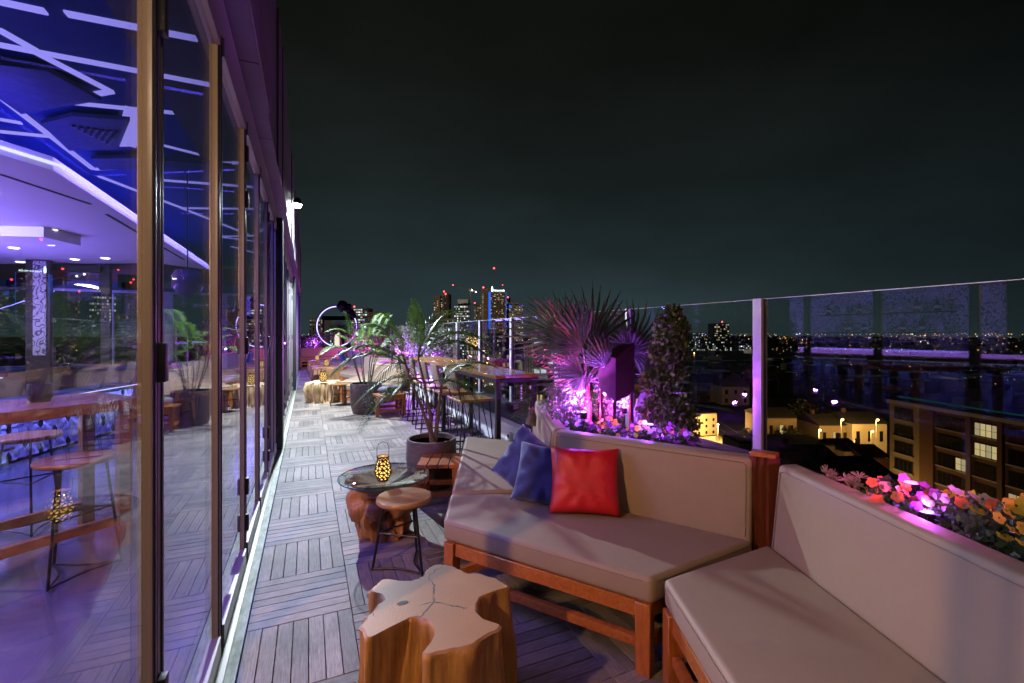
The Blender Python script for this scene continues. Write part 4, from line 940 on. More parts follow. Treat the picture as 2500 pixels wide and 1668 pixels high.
# (root, yaw deg, pitch deg, length, mesh)
for (rt, yw, pt, ln, k) in ((stems[0][3], 150, -40, .58, 3), (stems[0][3], 178, -18, .78, 0), (stems[0][3], 215, 5, .62, 2), (stems[0][2], 195, 2, .66, 2), (stems[1][3], 95, -45, .56, 3), (stems[1][3], 20, -38, .80, 1), (stems[1][3], -25, -15, .78, 0), (stems[1][3], 60, -25, .70, 1), (stems[1][2], -5, 0, .72, 2), (stems[2][2], -15, -30, .66, 0), (stems[2][2], 15, -8, .55, 2), (stems[1][3], 130, -58, .60, 3), (stems[0][3], -100, -15, .60, 2), (stems[2][2], -60, 0, .5, 2), (stems[0][3], 165, -5, .8, 0), (stems[0][2], 230, -10, .6, 0), (stems[1][3], 0, -28, .8, 0), (stems[1][2], 170, -12, .7, 2), (stems[2][2], 40, -20, .7, 0), (stems[0][3], 120, -30, .75, 1)):
    inst('frond', FR[k], pp, (rt[0] - 1.14, rt[1] - 4.55, rt[2]), (0, R(pt), R(yw)), ln)
p2 = thing('potted_palm', 'bright green potted palm with thin stems in the farther pot', 'plant', (1.02, 9.25, 0))
pot_mesh(p2, 1.02, 9.25, .30, .57)
for k in range(9):
    a = k * .9; x, y = 1.02 + .08 * math.cos(a), 9.25 + .08 * math.sin(a); l = random.uniform(.75, 1.0)
    tx, ty = x + .22 * math.cos(a), y + .22 * math.sin(a)
    part('stem', MB().tube([(x, y, .5), ((x + tx) / 2 - .03, (y + ty) / 2, .5 + l * .5), (tx, ty, .5 + l)], [.011, .009, .006], 6), M['frond_dark'], p2)
    for q in range(2): inst('frond', FR[(k + q) % 4], p2, (tx - 1.02, ty - 9.25, .5 + l * (1 - .25 * q)), (0, R(-40 + 25 * q + random.uniform(-12, 12)), a + q * 1.4 + random.uniform(-.5, .5)), random.uniform(.45, .7))

def fan_mesh(Rr=.5, n=26, spread=250, cup=.18, seed=0, split=.38, droop=.0, matl='frond_dark'):
    """costapalmate leaf: pleated segments fused near the hub, free and narrowing outside, some bent or split"""
    rnd = random.Random(seed); m_ = MB()
    for i in range(n):
        f = (i + .5) / n; an = R(spread) * (f - .5) + rnd.uniform(-.02, .02); l = Rr * (.74 + .26 * math.cos((f - .5) * 2.4)) * rnd.uniform(.86, 1.06)
        hw = R(spread) / n * .5; ds = lambda a_: Vector((math.sin(a_), 0, math.cos(a_)))
        sp_ = Rr * split; md = (sp_ + l) * .5; wm = hw * sp_ * .98; bend = rnd.uniform(-.03, .05)
        Y = lambda r_: Vector((0, cup * (r_ / Rr) ** 2 + (droop + bend) * (r_ / Rr) ** 3, -droop * .6 * r_ * (r_ / Rr) ** 2))
        c_ = ds(an); sd = Vector((math.cos(an), 0, -math.sin(an)))
        p1l, p1c, p1r = ds(an - hw) * sp_ + Y(sp_), c_ * sp_ + Y(sp_) + Vector((0, .014, 0)), ds(an + hw) * sp_ + Y(sp_)
        p2l, p2c, p2r = c_ * md - sd * wm * .8 + Y(md), c_ * md + Y(md) + Vector((0, .010, 0)), c_ * md + sd * wm * .8 + Y(md)
        tip = c_ * l + Y(l) + sd * rnd.uniform(-.03, .03) * Rr
        m_.add([(0, 0, 0), p1l, p1c, p1r, p2l, p2c, p2r, tip], [(0, 1, 2), (0, 2, 3), (1, 4, 5, 2), (2, 5, 6, 3), (4, 7, 5), (5, 7, 6)])
    return m_.mesh('leaf', M[matl])
M['frond_top_shade'] = leafmat('fan_palm_shade_leaf', (.012, .034, .010), (.03, .062, .016), rough=.5, transl=.2)  # darker leaf green: the weak light on the top leaf is put into the colour
FN = [fan_mesh(.60, 22, 190, .06, 1, .34, .02, 'frond_top_shade'), fan_mesh(.42, 20, 190, .22, 2, .36, .25), fan_mesh(.34, 16, 160, .16, 3, .4, .1), fan_mesh(.28, 11, 120, .12, 4, .45, .1)]
def fan_palm(name, label, base, leaves, trunk_h=.35):
    t = thing(name, label, 'plant', base)
    part('trunk', MB().tube([base, (base[0] + .02, base[1], base[2] + trunk_h * .5), (base[0], base[1], base[2] + trunk_h)], [.05, .04, .03], 8), M['bark'], t, smooth=True)
    top = Vector((0, 0, trunk_h))
    for (hub, rot, k, s) in leaves:
        h = Vector(hub) - Vector(base)
        mid = (top + h) / 2 + Vector((0, 0, .06))
        lf_ = inst('leaf', FN[k], t, h, tuple(R(a) for a in rot), s)
        part('petiole', MB().tube([top, mid, h], [.012, .009, .007], 6), M['frond_dark'], t, local=True)
B_ = (2.18, 3.32, .70)
fan_palm('fan_palm', 'dark fan palm standing over the violet lit flower bed', B_, [
    ((2.27, 3.36, 1.42), (-6, 6, -26), 0, 1.0), ((2.02, 3.12, 1.42), (20, -66, -30), 1, 1.15), ((1.92, 3.30, 1.52), (30, -80, -20), 1, 1.0), ((2.56, 3.22, 1.40), (20, 62, -20), 1, 1.15), ((2.62, 3.1, 1.18), (25, 96, -25), 1, 1.0),
    ((1.98, 3.05, 1.20), (30, -102, -30), 1, .85), ((2.41, 3.02, 1.37), (-14, 8, -30), 3, 1.05), ((2.19, 3.05, 1.26), (30, -30, -25), 3, .95), ((2.47, 2.98, 1.02), (40, 112, -30), 1, .8), ((2.38, 3.55, 1.5), (0, 40, -10), 0, .72), ((2.10, 3.5, 1.5), (0, -38, -14), 0, .74), ((2.08, 3.2, 1.05), (10, -20, -20), 3, .8)], .42)
fan_palm('fan_palm', 'low fan leaf hanging over the banquette arm at the planter corner', (1.80, 3.62, .72), [((1.80, 3.56, .98), (50, -80, -40), 3, .6), ((1.72, 3.50, .92), (70, -120, -40), 3, .55)], .15)

def leaf_cloud(blobs, n, size, matl, seed, name='crown'):
    """leaf-sized faces through the volume of several lobes, denser to the outside"""
    rnd = random.Random(seed); m_ = MB()
    tot = sum(b[3] * b[4] for b in blobs)
    for (x, y, z, r, rz_) in blobs:
        for _ in range(int(n * r * rz_ / tot)):
            a = rnd.uniform(0, 2 * math.pi); c_ = rnd.uniform(-1, 1); s_ = math.sqrt(1 - c_ * c_)
            rr = rnd.random() ** .38
            dirv = Vector((math.cos(a) * s_, math.sin(a) * s_, c_)); ns = 1 + .28 * mnoise.noise(dirv * 2.3 + Vector((seed, x * 3, z * 3)))
            p = Vector((x, y, z)) + Vector((dirv.x * r, dirv.y * r, dirv.z * rz_)) * rr * ns
            t1 = Vector((rnd.gauss(0, 1), rnd.gauss(0, 1), rnd.gauss(0, 1))).normalized(); t2 = t1.cross(Vector((rnd.gauss(0, 1), rnd.gauss(0, 1), rnd.gauss(0, 1)))).normalized()
            l = size * rnd.uniform(.6, 1.3); w = l * .68
            m_.add([p, p + t1 * l * .5 + t2 * w * .5, p + t1 * l, p + t1 * l * .5 - t2 * w * .5], [(0, 1, 2, 3)])
    return m_
sh = thing('clipped_shrub', 'dark leafy shrub clipped into stacked lobes by the railing', 'shrub', (2.58, 2.75, .62))
part('trunk', MB().tube([(2.57, 2.75, .62), (2.60, 2.76, 1.1), (2.58, 2.75, 1.6)], [.02, .016, .008], 7), M['bark'], sh)
for k in range(6):
    a = k * 1.05; part('branch', MB().tube([(2.59, 2.755, .95 + .03 * k), (2.59 + .14 * math.cos(a), 2.755 + .14 * math.sin(a), 1.12 + .05 * k)], [.008, .003], 5), M['bark'], sh)
part('crown', leaf_cloud([(2.575, 2.75, .85, .225, .21), (2.56, 2.76, .97, .17, .10), (2.50, 2.80, 1.14, .13, .10), (2.60, 2.74, 1.24, .10, .09), (2.57, 2.75, 1.40, .155, .15), (2.60, 2.74, 1.58, .125, .12), (2.61, 2.74, 1.70, .06, .07)], 11500, .036, M['shrub'], 4), M['shrub'], sh, kind='stuff')

# planters
M['planter'] = mat('planter_fibre', (.22, .20, .24), (.16, .15, .18), rough=.55, scale=6)
def planter(poly, z, label, soil_in=.02):
    c = (sum(p[0] for p in poly) / len(poly), sum(p[1] for p in poly) / len(poly))
    t = thing('planter', label, 'planter', (c[0], c[1], 0), group='planters along the railing')
    part('body', MB().prism(poly, .002, z), M['planter'], t)
    q = [(c[0] + (x - c[0]) * .93, c[1] + (y - c[1]) * .93) for x, y in poly]
    part('soil', MB().prism(q, z + .002, z + .02), M['soil'], t)
planter([(2.30, 1.78), (1.72, 2.74), (2.20, 3.95), (2.44, 3.95), (2.44, 1.78)], .70, 'planter behind the banquette holding the flower bed and fan palm')
planter([(2.49, 2.32), (2.49, 3.3), (3.08, 3.3), (3.08, 2.32)], .62, 'planter box on the coping with the clipped shrub')
planter([(2.36, 1.45), (2.44, 1.45), (2.44, .1), (1.82, .1)], .74, 'planter behind the right banquette with yellow petunias')

def flower_me(r, matl):
    n = 20; vs = [(0, 0, -.25 * r)]; fs = []
    for k in range(n):
        a = 2 * math.pi * k / n; l = abs(math.cos(2.5 * a)); rr = r * (.80 + .22 * l ** .6)
        vs.append((.42 * r * math.cos(a), .42 * r * math.sin(a), .03 * r)); vs.append((rr * math.cos(a), rr * math.sin(a), r * (.10 * math.sin(5 * a + .6) + .03)))
    for k in range(n):
        k2 = (k + 1) % n; fs += [(0, 1 + 2 * k, 1 + 2 * k2), (1 + 2 * k, 2 + 2 * k, 2 + 2 * k2, 1 + 2 * k2)]
    m_ = MB(); m_.add(vs, fs); return m_.mesh('flower', matl, smooth=True, angle=80)
FL = {k: flower_me(1, M['petal_' + k]) for k in 'ywpr'}
FC = MB().lathe([(0, -.02), (.16, .06)], 8, cap=False).mesh('throat', M['petal_c'])
def plant(loc, label, mix, nfl, fr, spread, hgt, seed, nleaf=420, leafs=.03, group='petunia plants in the planters'):
    rnd = random.Random(seed); t = thing('petunia_plant', label, 'flower', loc, group=group)
    part('foliage', leaf_cloud([(0, 0, hgt * .45, spread, hgt * .5)], nleaf, leafs, M['foliage'], seed), M['foliage'], t, local=True, kind='stuff')
    for k in range(nfl):
        a = rnd.uniform(0, 6.28); q = rnd.random() ** .6 * spread; zz = hgt * (.55 + .5 * math.sqrt(max(0, 1 - (q / spread) ** 2))) * rnd.uniform(.85, 1.08)
        # blooms look outward, mostly toward the light and the terrace
        tilt = rnd.uniform(25, 80); az_ = math.atan2(-.9, -.45) + rnd.uniform(-1.0, 1.0)
        kd = rnd.choice(mix)
        f_ = inst('flower', FL[kd], t, (q * math.cos(a), q * math.sin(a), zz), (0, R(tilt), az_), fr * rnd.uniform(.75, 1.15))
        if kd == 'y': inst('throat', FC, f_, (0, 0, 0), (0, 0, 0), 1)
for i, (x, y, lab, mix) in enumerate(((1.78, 2.80, 'clump of white and violet petunias at the left corner of the flower bed', 'wwp'), (1.86, 2.95, 'pale petunia clump behind the left corner of the flower bed', 'wwwp'), (1.90, 2.60, 'violet and yellow petunia clump above the blue pillows', 'wpyp'), (2.02, 2.75, 'yellow and white petunia clump in the middle of the flower bed', 'yyw'),
                              (2.05, 2.42, 'violet petunia clump above the red pillow', 'ppyw'), (2.16, 2.58, 'petunia clump at the foot of the steel panel', 'ywpp'), (2.19, 2.22, 'small violet petunia clump right of the bed middle', 'ppw'), (2.28, 2.42, 'magenta lit petunia clump left of the clipped shrub', 'pprw'))):
    plant((x, y, .71), lab, mix, 20, .0185, .125, .18, 20 + i, 700, .026)
for i, (x, y, lab, mix, hh) in enumerate(((2.16, 1.02, 'coral petunias glowing in front of the magenta uplight', 'rrp', .15), (2.22, .86, 'magenta lit coral petunia clump behind the uplight', 'ryw', .18), (2.28, 1.08, 'small coral petunia clump beside the pink succulent', 'rp', .16), (2.10, .70, 'tall yellow and coral petunia clump right of the uplight', 'yyy', .20), (2.02, .56, 'yellow petunia clump at the right picture edge', 'yyy', .20), (2.28, .66, 'dim yellow petunia clump behind the right flowers', 'yyy', .21), (1.95, .40, 'nearest yellow petunia clump at the lower right', 'yyy', .18), (2.2, .42, 'yellow petunia clump farthest right', 'yy', .22))):
    plant((x, y, .75), lab, mix, 17, .0235, .125, hh, 40 + i, 800, .03)
def succulent(x, y, z, label, seed):
    rnd = random.Random(seed); m_ = MB()
    for st in range(5):
        cx, cy, cz = x + rnd.uniform(-.05, .05), y + rnd.uniform(-.05, .05), z + rnd.uniform(.06, .12)
        for k in range(26):
            a = rnd.uniform(0, 6.28); el = rnd.uniform(-.2, 1.4); d = Vector((math.cos(a) * math.cos(el), math.sin(a) * math.cos(el), math.sin(el)))
            m_.tube([(cx, cy, cz), Vector((cx, cy, cz)) + d * rnd.uniform(.025, .042)], [.003, .0012], 4)
        m_.tube([(x, y, z), (cx, cy, cz)], .005, 5)
    o = part('succulent', m_, M['spike'], base=(x, y, z)); tag(o, label, 'plant', 'pink spiky succulents')
succulent(2.33, 1.36, .75, 'spiky succulent lit pink, nearest the wooden post', 1); succulent(2.31, 1.26, .75, 'spiky succulent lit pink, middle of three', 2); succulent(2.30, 1.17, .74, 'spiky succulent lit pink, next to the flowers', 3)

# uplights in the planters
def uplight(loc, label, lens, color, power, size=.012, stake=.2, kind='SPOT', rot=(R(180), 0, 0), ang=140):
    t = thing('uplight', label, 'uplight', loc, group='coloured uplights in the planters')
    part('housing', MB().lathe([(0, -.05), (.024, -.05), (.030, -.012), (.030, 0), (.026, 0), (.024, -.008), (0, -.008)], 14, loc, cap=False), M['black'], t, smooth=True)
    part('stake', MB().tube([(loc[0], loc[1], loc[2] - .05 - stake), (loc[0], loc[1], loc[2] - .05)], .006, 6), M['black'], t)
    part('lens', MB().lathe([(0, .003), (.020, .002), (.023, -.004)], 14, loc, cap=False), lens, t, smooth=True)
    light(kind, 'beam', (loc[0], loc[1], loc[2] + .03), color, power, t, size=size, rot=rot, angle=ang, blend=.4)
uplight((1.92, 3.05, .92), 'violet uplight among the white petunias', M['uplens'], VIOLET, 240, ang=110)
uplight((2.17, 2.50, .90), 'violet uplight at the foot of the steel panel', M['uplens'], VIOLET, 13, kind='POINT')
uplight((2.02, 3.36, .98), 'magenta uplight under the fan palm', M['pinklens'], PINK, 300, ang=100)
uplight((1.86, 2.86, .95), 'small violet uplight at the left corner of the flower bed', M['uplens'], VIOLET, 9, kind='POINT')
uplight((2.34, 3.28, .96), 'violet uplight beside the fan palm trunk', M['uplens'], VIOLET, 260, ang=120)
uplight((2.66, 3.12, .84), 'violet uplight between the fan palm and the clipped shrub', M['uplens'], VIOLET, 30, kind='POINT')
uplight((2.13, .93, .86), 'bright violet uplight just behind the right banquette back', M['uplens'], VIOLET, 4.5, kind='POINT')
uplight((2.22, 1.02, .93), 'magenta uplight inside the right flower clump', M['pinklens'], (1, .10, .55), 5, kind='POINT')
# faceted steel panel on two posts
st_ = thing('steel_sculpture', 'faceted rust red steel panel on thin posts in the flower bed', 'sculpture', (2.30, 3.08, .70))
lft = Vector((2.17, 3.12, 0)); rdg = Vector((2.27, 3.02, 0)); rgt = Vector((2.46, 3.02, 0))
Z = lambda p, z: (p.x, p.y, z)
bk_ = Vector((2.33, 3.16, 0))
part('panel', MB().add([Z(lft, 1.37), Z(lft, 1.09), Z(rdg, 1.33), Z(rdg, .98), Z(rgt, 1.46), Z(rgt, 1.05), Z(bk_, 1.42), Z(bk_, 1.06)], [(0, 1, 3, 2), (2, 3, 5, 4), (0, 2, 4, 6), (4, 5, 7, 6), (6, 7, 1, 0), (1, 7, 5, 3)]), M['corten'], st_)
for p in (rdg + Vector((.01, .03, 0)), rgt + Vector((-.03, .01, 0)), lft + Vector((.03, 0, 0))): part('post', MB().beam(Z(p, .70), Z(p, 1.12), .018, .018), M['corten'], st_)
# violet lit bushes beyond the bar table and at the far end
def bush(loc, r, h, label, seed, color, power, n=1500, lens='uplens', leaf=.06, branches=9):
    t = thing('bush', label, 'bush', loc, group='violet lit bushes'); rnd = random.Random(seed)
    for k in range(branches):
        a = rnd.uniform(0, 6.28); q = rnd.uniform(.4, .95) * r
        part('branch', MB().tube([(loc[0], loc[1], loc[2]), (loc[0] + q * .4 * math.cos(a), loc[1] + q * .4 * math.sin(a), loc[2] + h * .5), (loc[0] + q * math.cos(a), loc[1] + q * math.sin(a), loc[2] + h * rnd.uniform(.75, 1))], [.012, .008, .003], 5), M['bark'], t)
    part('crown', leaf_cloud([(loc[0], loc[1], loc[2] + h * .55, r, h * .5)], n, leaf, M['bush'], seed), M['bush'], t, kind='stuff')
    if power: uplight((loc[0] - r * .5, loc[1] - r * .8, loc[2] + .22), 'violet uplight before the ' + label, M[lens], color, power * 2.4, kind='POINT')
bush((2.0, 3.36, .70), .20, .42, 'small leafed bush glowing violet behind the flower bed', 31, VIOLET, 0, n=1700, leaf=.028, branches=10)
bush((1.90, 3.12, .70), .15, .34, 'pale leafed bush behind the white petunias', 32, VIOLET, 0, n=1100, leaf=.026, branches=8)
bush((2.42, 3.30, .70), .18, .50, 'small leafed bush between the fan palm and the clipped shrub', 33, VIOLET, 0, n=1500, leaf=.028, branches=9)
uplight((1.96, 3.20, .92), 'violet uplight inside the small leafed bush', M['uplens'], VIOLET, 85, kind='POINT')
uplight((2.10, 3.22, .86), 'pink uplight low behind the small leafed bush', M['pinklens'], PINK, 45, kind='POINT')
uplight((2.47, 3.16, .90), 'violet uplight inside the bush by the clipped shrub', M['uplens'], VIOLET, 55, kind='POINT')
planter([(2.49, 9.5), (2.49, 15.0), (3.1, 15.0), (3.1, 9.5)], .70, 'long planter on the coping beyond the bar table')
bush((2.72, 10.4, .70), .42, 1.0, 'leafy bush left of the near railing posts', 1, VIOLET, 34)
bush((2.75, 11.6, .70), .42, .95, 'leafy bush behind the far railing posts', 2, VIOLET, 34)
bush((2.72, 13.0, .70), .46, 1.15, 'bushy flowering plant above the far end of the bar table', 3, VIOLET, 40)
bush((2.70, 14.3, .70), .42, 1.05, 'farthest bush in the coping planter', 4, (.8, .2, 1), 30)
planter([(1.9, 16.5), (2.46, 16.5), (2.46, 24.3), (1.9, 24.3)], .72, 'far planter between the violet banquettes and the railing')
planter([(-.4, 24.3), (1.85, 24.3), (1.85, 24.84), (-.4, 24.84)], .82, 'planter across the end of the terrace')
bush((2.2, 17.6, .72), .45, 1.2, 'magenta lit bush beside the ring', 5, PINK, 40, lens='pinklens')
bush((2.2, 19.8, .72), .5, 1.3, 'tall violet bush near the ring', 6, VIOLET, 50)
bush((2.15, 22.5, .72), .55, 1.2, 'pink and violet bush under the ring sculpture', 7, (1, .15, .8), 60, lens='pinklens')
bush((.45, 24.6, .82), .4, .75, 'small violet bush at the end planter', 8, VIOLET, 40)
bush((-.1, 24.6, .82), .35, .6, 'dark bush at the end planter by the wall', 9, VIOLET, 0)
fan_palm('fan_palm', 'dark palm silhouette inside the light ring', (1.45, 24.0, .82), [((1.35, 23.9, 1.7), (0, -10, -20), 0, 1.0), ((1.5, 23.9, 1.5), (10, 40, -20), 1, 1.4), ((1.2, 23.9, 1.45), (10, -50, -20), 1, 1.4), ((1.6, 23.8, 1.3), (20, 80, -20), 1, 1.3)], .5)
# neon ring sculpture
rc = at(822, 797, 22.5); rg_ = thing('light_ring', 'glowing violet neon ring at the end of the terrace', 'light ring', (rc.x, rc.y, .82))
rt_ = Vector((CS, -SN, 0))
part('neon_tube', MB().tube([rc + rt_ * (.98 * math.cos(a)) + Vector((0, 0, .98 * math.sin(a))) for a in [i * math.pi / 36 for i in range(72)]], .022, 8, True), M['ring'], rg_, smooth=True)
part('hoop', MB().tube([rc + rt_ * (1.03 * math.cos(a)) + Vector((.0, .04, 1.03 * math.sin(a))) for a in [i * math.pi / 36 for i in range(72)]], .03, 8, True), M['black'], rg_, smooth=True)
part('foot', MB().box(rc.x, rc.y + .05, .80, .5, .2, .06), M['black'], rg_)
pods = MB()
for k, (dx, dz, r_) in enumerate(((.28, 1.0, .26), (.55, .82, .2), (.42, 1.06, .14), (.72, .66, .17), (.62, 1.0, .12), (.86, .52, .12))):
    c_ = rc + rt_ * dx + Vector((0, 0, dz)); m_ = MB(); m_.lathe([(r_ * math.sin(math.pi * i / 10) * (1 + .15 * math.sin(i * 1.7)), -r_ * 1.1 * math.cos(math.pi * i / 10)) for i in range(11)], 16, c_, cap=False)
    part('pod', m_, M['black'], rg_, smooth=True, angle=80)
bmx = at(829, 777, 26.5); pg = thing('pergola_beam', 'black beam on posts behind the neon ring', 'pergola', (bmx.x, bmx.y, 0))
part('beam', MB().beam(bmx - rt_ * 1.0, bmx + rt_ * 1.0, .2, .24), M['black'], pg)
for s in (-1, 1): part('post', MB().beam(bmx + rt_ * s * .95 + Vector((0, 0, -.12)), Vector(((bmx + rt_ * s * .95).x, (bmx + rt_ * s * .95).y, -.2)), .12, .12), M['black'], pg)

# ================================================================== THE CITY BELOW
GZ = -36.0
def gp(u, v, dz=0):
    d = (EYE - GZ) * 1111 / (v - 815); p = at(u, v, d); return Vector((p.x, p.y, GZ + dz))
M['ground'] = mat('night_ground', (.035, .038, .03), (.015, .017, .013), rough=.9, scale=.02)
M['asphalt'] = mat('asphalt', (.055, .053, .05), (.04, .04, .038), rough=.75, scale=.3)
M['lotmat'] = mat('car_park_concrete', (.22, .20, .18), (.16, .15, .13), rough=.8, scale=.15)
M['kerb'] = mat('kerb_stone', (.30, .29, .27), rough=.8, scale=1)
M['paint'] = mat('road_paint', (.75, .74, .70), rough=.6, scale=2)
M['brick'] = mat('brown_brick', (.15, .075, .05), (.10, .05, .033), rough=.85, scale=3, stretch=(1, 1, 6), bump=.2)
M['brick_pale'] = mat('buff_brick', (.28, .22, .155), (.22, .17, .12), rough=.85, scale=2)
M['conc'] = mat('pale_concrete', (.42, .40, .36), (.36, .34, .31), rough=.8, scale=.6)
M['yellow_wall'] = mat('cream_painted_wall', (.62, .55, .40), (.55, .48, .34), rough=.8, scale=.5)
M['roof'] = mat('tar_roof', (.035, .034, .036), (.02, .02, .022), rough=.9, scale=.5)
M['tower_brown'] = mat('brown_tower_stone', (.22, .16, .12), rough=.8, scale=.05)
M['tower_grey'] = mat('grey_tower_stone', (.22, .22, .22), rough=.8, scale=.05)
M['tower_glass'] = mat('dark_curtain_wall', (.05, .06, .065), rough=.25, scale=.05)
M['pane_dark'] = mat('unlit_window', (.012, .014, .02), rough=.12)
M['win_warm'] = emit_var('warm_windows', (1, .72, .36), (1, .9, .65), .12, 1.0)
M['win_white'] = emit_var('office_windows', (.72, 1, .95), (1, .98, .85), .2, 1.5)
M['win_dim'] = emit_var('dim_windows', (1, .8, .45), (.9, .95, .8), .05, .55)
M['pane_lit'] = emit('lit_flat_window', (1, .74, .34), .62)
M['pane_pale'] = emit('pale_lit_window', (1, .78, .42), .42)
M['sign'] = emit('white_sign', (.75, .97, 1), 6)
M['bluelit'] = emit('blue_light_strip', (.04, .16, 1), .95)
M['red_lamp'] = emit('red_beacon', (1, .05, .06), 9)
M['sodium'] = emit('sodium_lens', (1, .50, .10), 30)
M['whitelamp'] = emit('white_street_lens', (.85, 1, .9), 20)
M['magenta_wash'] = emit('magenta_window_wash', (.85, .25, 1), 1.3)
M['tealrail'] = emit('teal_led_line', (.02, .6, .34), .10)

gr = part('ground', MB().quad((-6000, -1500, GZ), (6500, -1500, GZ), (6500, 7500, GZ), (-6000, 7500, GZ)), M['ground'], kind='structure')
def road(pts, w, z, name, m, kerb=True):
    mb = MB(); L_ = []; R_ = []
    for i, p in enumerate(pts):
        t = (pts[min(i + 1, len(pts) - 1)] - pts[max(0, i - 1)]).normalized(); n = Vector((-t.y, t.x, 0))
        L_.append(p + n * w / 2); R_.append(p - n * w / 2)
    for i in range(len(pts) - 1): mb.quad(*[(q.x, q.y, GZ + z) for q in (R_[i], R_[i + 1], L_[i + 1], L_[i])])
    o = part(name, mb, m, kind='structure')
    if kerb:
        for S in (L_, R_):
            k = MB()
            for i in range(len(pts) - 1): k.beam((S[i].x, S[i].y, GZ + .07), (S[i + 1].x, S[i + 1].y, GZ + .07), .3, .14)
            part('kerb', k, M['kerb'], o)
    mk = MB()
    for i in range(len(pts) - 1):
        a, b = pts[i], pts[i + 1]; n = max(1, int((b - a).length / 9))
        for q in range(n):
            p0, p1 = a.lerp(b, q / n), a.lerp(b, (q + .4) / n); mk.beam((p0.x, p0.y, GZ + z + .012), (p1.x, p1.y, GZ + z + .012), .25, .01)
    part('lane_marking', mk, M['paint'], o, kind='stuff')
    return o
avenue = [gp(1275, 1035), gp(1232, 985), gp(1196, 930), gp(1168, 893), gp(1150, 870), gp(1141, 855)]
road(avenue, 16, .004, 'road', M['asphalt'])
side = [gp(1690, 1125), gp(1835, 1085), gp(1795, 1055), gp(1760, 1015)]
road([gp(1880, 1120), gp(1800, 1075), gp(1745, 1040), gp(1700, 1010)], 9, .008, 'road', M['asphalt'])
road([gp(2120, 1160), gp(2010, 1105), gp(1930, 1060), gp(1860, 1030)], 8, .012, 'road', M['asphalt'])

def building(name, label, u0, u1, vtop, d, depth, wall, nrows, ncols, lit, p, roofm='roof', base_v=None, winw=.55, winh=.5, skew=0, cat='building', seed=0, proud=.12, dark=True, topgap=1.0, singles=False):
    """box whose front runs between two sight lines at depth d; windows built on the front"""
    rnd = random.Random(seed * 7 + int(u0)); A = at(u0, vtop, d); B = at(u1, vtop, d + skew)
    A.z = B.z = (A.z + B.z) / 2; top = A.z; a, b = Vector((A.x, A.y, 0)), Vector((B.x, B.y, 0))
    t = (b - a).normalized(); n = Vector((t.y, -t.x, 0))     # towards the terrace
    if n.dot(-a) < 0: n = -n
    c = (a + b) / 2; th = thing(name, label, cat, (c.x, c.y, GZ)); W = (b - a).length; H = top - GZ
    q = [a, b, b - n * depth, a - n * depth]
    part('wall', MB().prism([(v_.x, v_.y) for v_ in q], GZ + .01, top), M[wall], th)
    i_ = [a - n * .3 + t * .3, b - n * .3 - t * .3, b - n * (depth - .3) - t * .3, a - n * (depth - .3) + t * .3]
    part('roof', MB().prism([(v_.x, v_.y) for v_ in i_], top, top + .35), M[roofm], th)
    lm, dm = MB(), MB(); rh = (H - topgap) / nrows; cw = W / ncols
    for r_ in range(nrows):
        rowb = rnd.random()
        for k in range(ncols):
            zc = top - topgap - (r_ + .5) * rh; x0 = a + t * ((k + .5 - winw / 2) * cw) + n * proud; x1 = a + t * ((k + .5 + winw / 2) * cw) + n * proud
            z0, z1 = zc - rh * winh / 2, zc + rh * winh / 2
            isl = rnd.random() < (p * (.4 + 1.2 * rowb))
            if singles:
                m_ = MB(); m_.quad((x0.x, x0.y, z0), (x1.x, x1.y, z0), (x1.x, x1.y, z1), (x0.x, x0.y, z1)); part('window', m_, M[lit] if isl else M['pane_dark'], th)
            else:
                tgt = lm if isl else dm
                if isl or dark: tgt.quad((x0.x, x0.y, z0), (x1.x, x1.y, z0), (x1.x, x1.y, z1), (x0.x, x0.y, z1))
    if lm.v: part('lit_windows', lm, M[lit], th, kind='stuff')
    if dm.v: part('dark_windows', dm, M['pane_dark'], th, kind='stuff')
    return th, a, b, t, n, top
def beacon(th, u, v, d, r=1.6):
    p = at(u, v, d); part('beacon', MB().lathe([(r * math.sin(math.pi * i / 6), -r * math.cos(math.pi * i / 6)) for i in range(7)], 8, p, cap=False), M['red_lamp'], th)
# ---- downtown towers, left to right
building('office_tower', 'grey slab tower left of the neon ring', 755, 790, 779, 900, 40, 'tower_grey', 16, 5, 'win_dim', .35, seed=1, winw=.5, winh=.7)
building('small_tower', 'small bright lit tower seen through the neon ring', 806, 817, 797, 700, 20, 'tower_grey', 12, 3, 'win_white', .9, seed=2)
th, *_ = building('office_tower', 'broad pale office block right of the neon ring', 858, 896, 752, 950, 40, 'tower_grey', 17, 7, 'win_white', .55, seed=3, winw=.8, winh=.45); beacon(th, 865, 749, 950)
building('office_block', 'brown gridded office block beside the pale one', 897, 930, 762, 950, 40, 'tower_brown', 15, 14, 'win_dim', .2, seed=4, winw=.4, winh=.6)
th, *_ = building('brown_tower', 'brown tower with a taller shaft on its right half', 1059, 1074, 722, 1000, 40, 'tower_brown', 26, 4, 'win_warm', .25, seed=5); beacon(th, 1084, 712, 1000); beacon(th, 1088, 718, 1000)
building('tower_shaft', 'taller narrow shaft of the brown tower', 1079, 1096, 717, 1000, 40, 'tower_brown', 28, 5, 'win_dim', .15, seed=6)
building('tower_shaft', 'recessed window core between the two brown shafts', 1073, 1080, 727, 1012, 20, 'pane_dark', 28, 2, 'win_warm', .7, seed=61)
building('podium_block', 'low dark block at the foot of the brown tower', 1045, 1107, 778, 800, 40, 'tower_glass', 8, 16, 'win_warm', .25, seed=7)
building('hotel_tower', 'stepped tower with many bright white windows', 1109, 1146, 745, 900, 40, 'tower_glass', 20, 11, 'win_white', .62, seed=8, winw=.7, winh=.55)
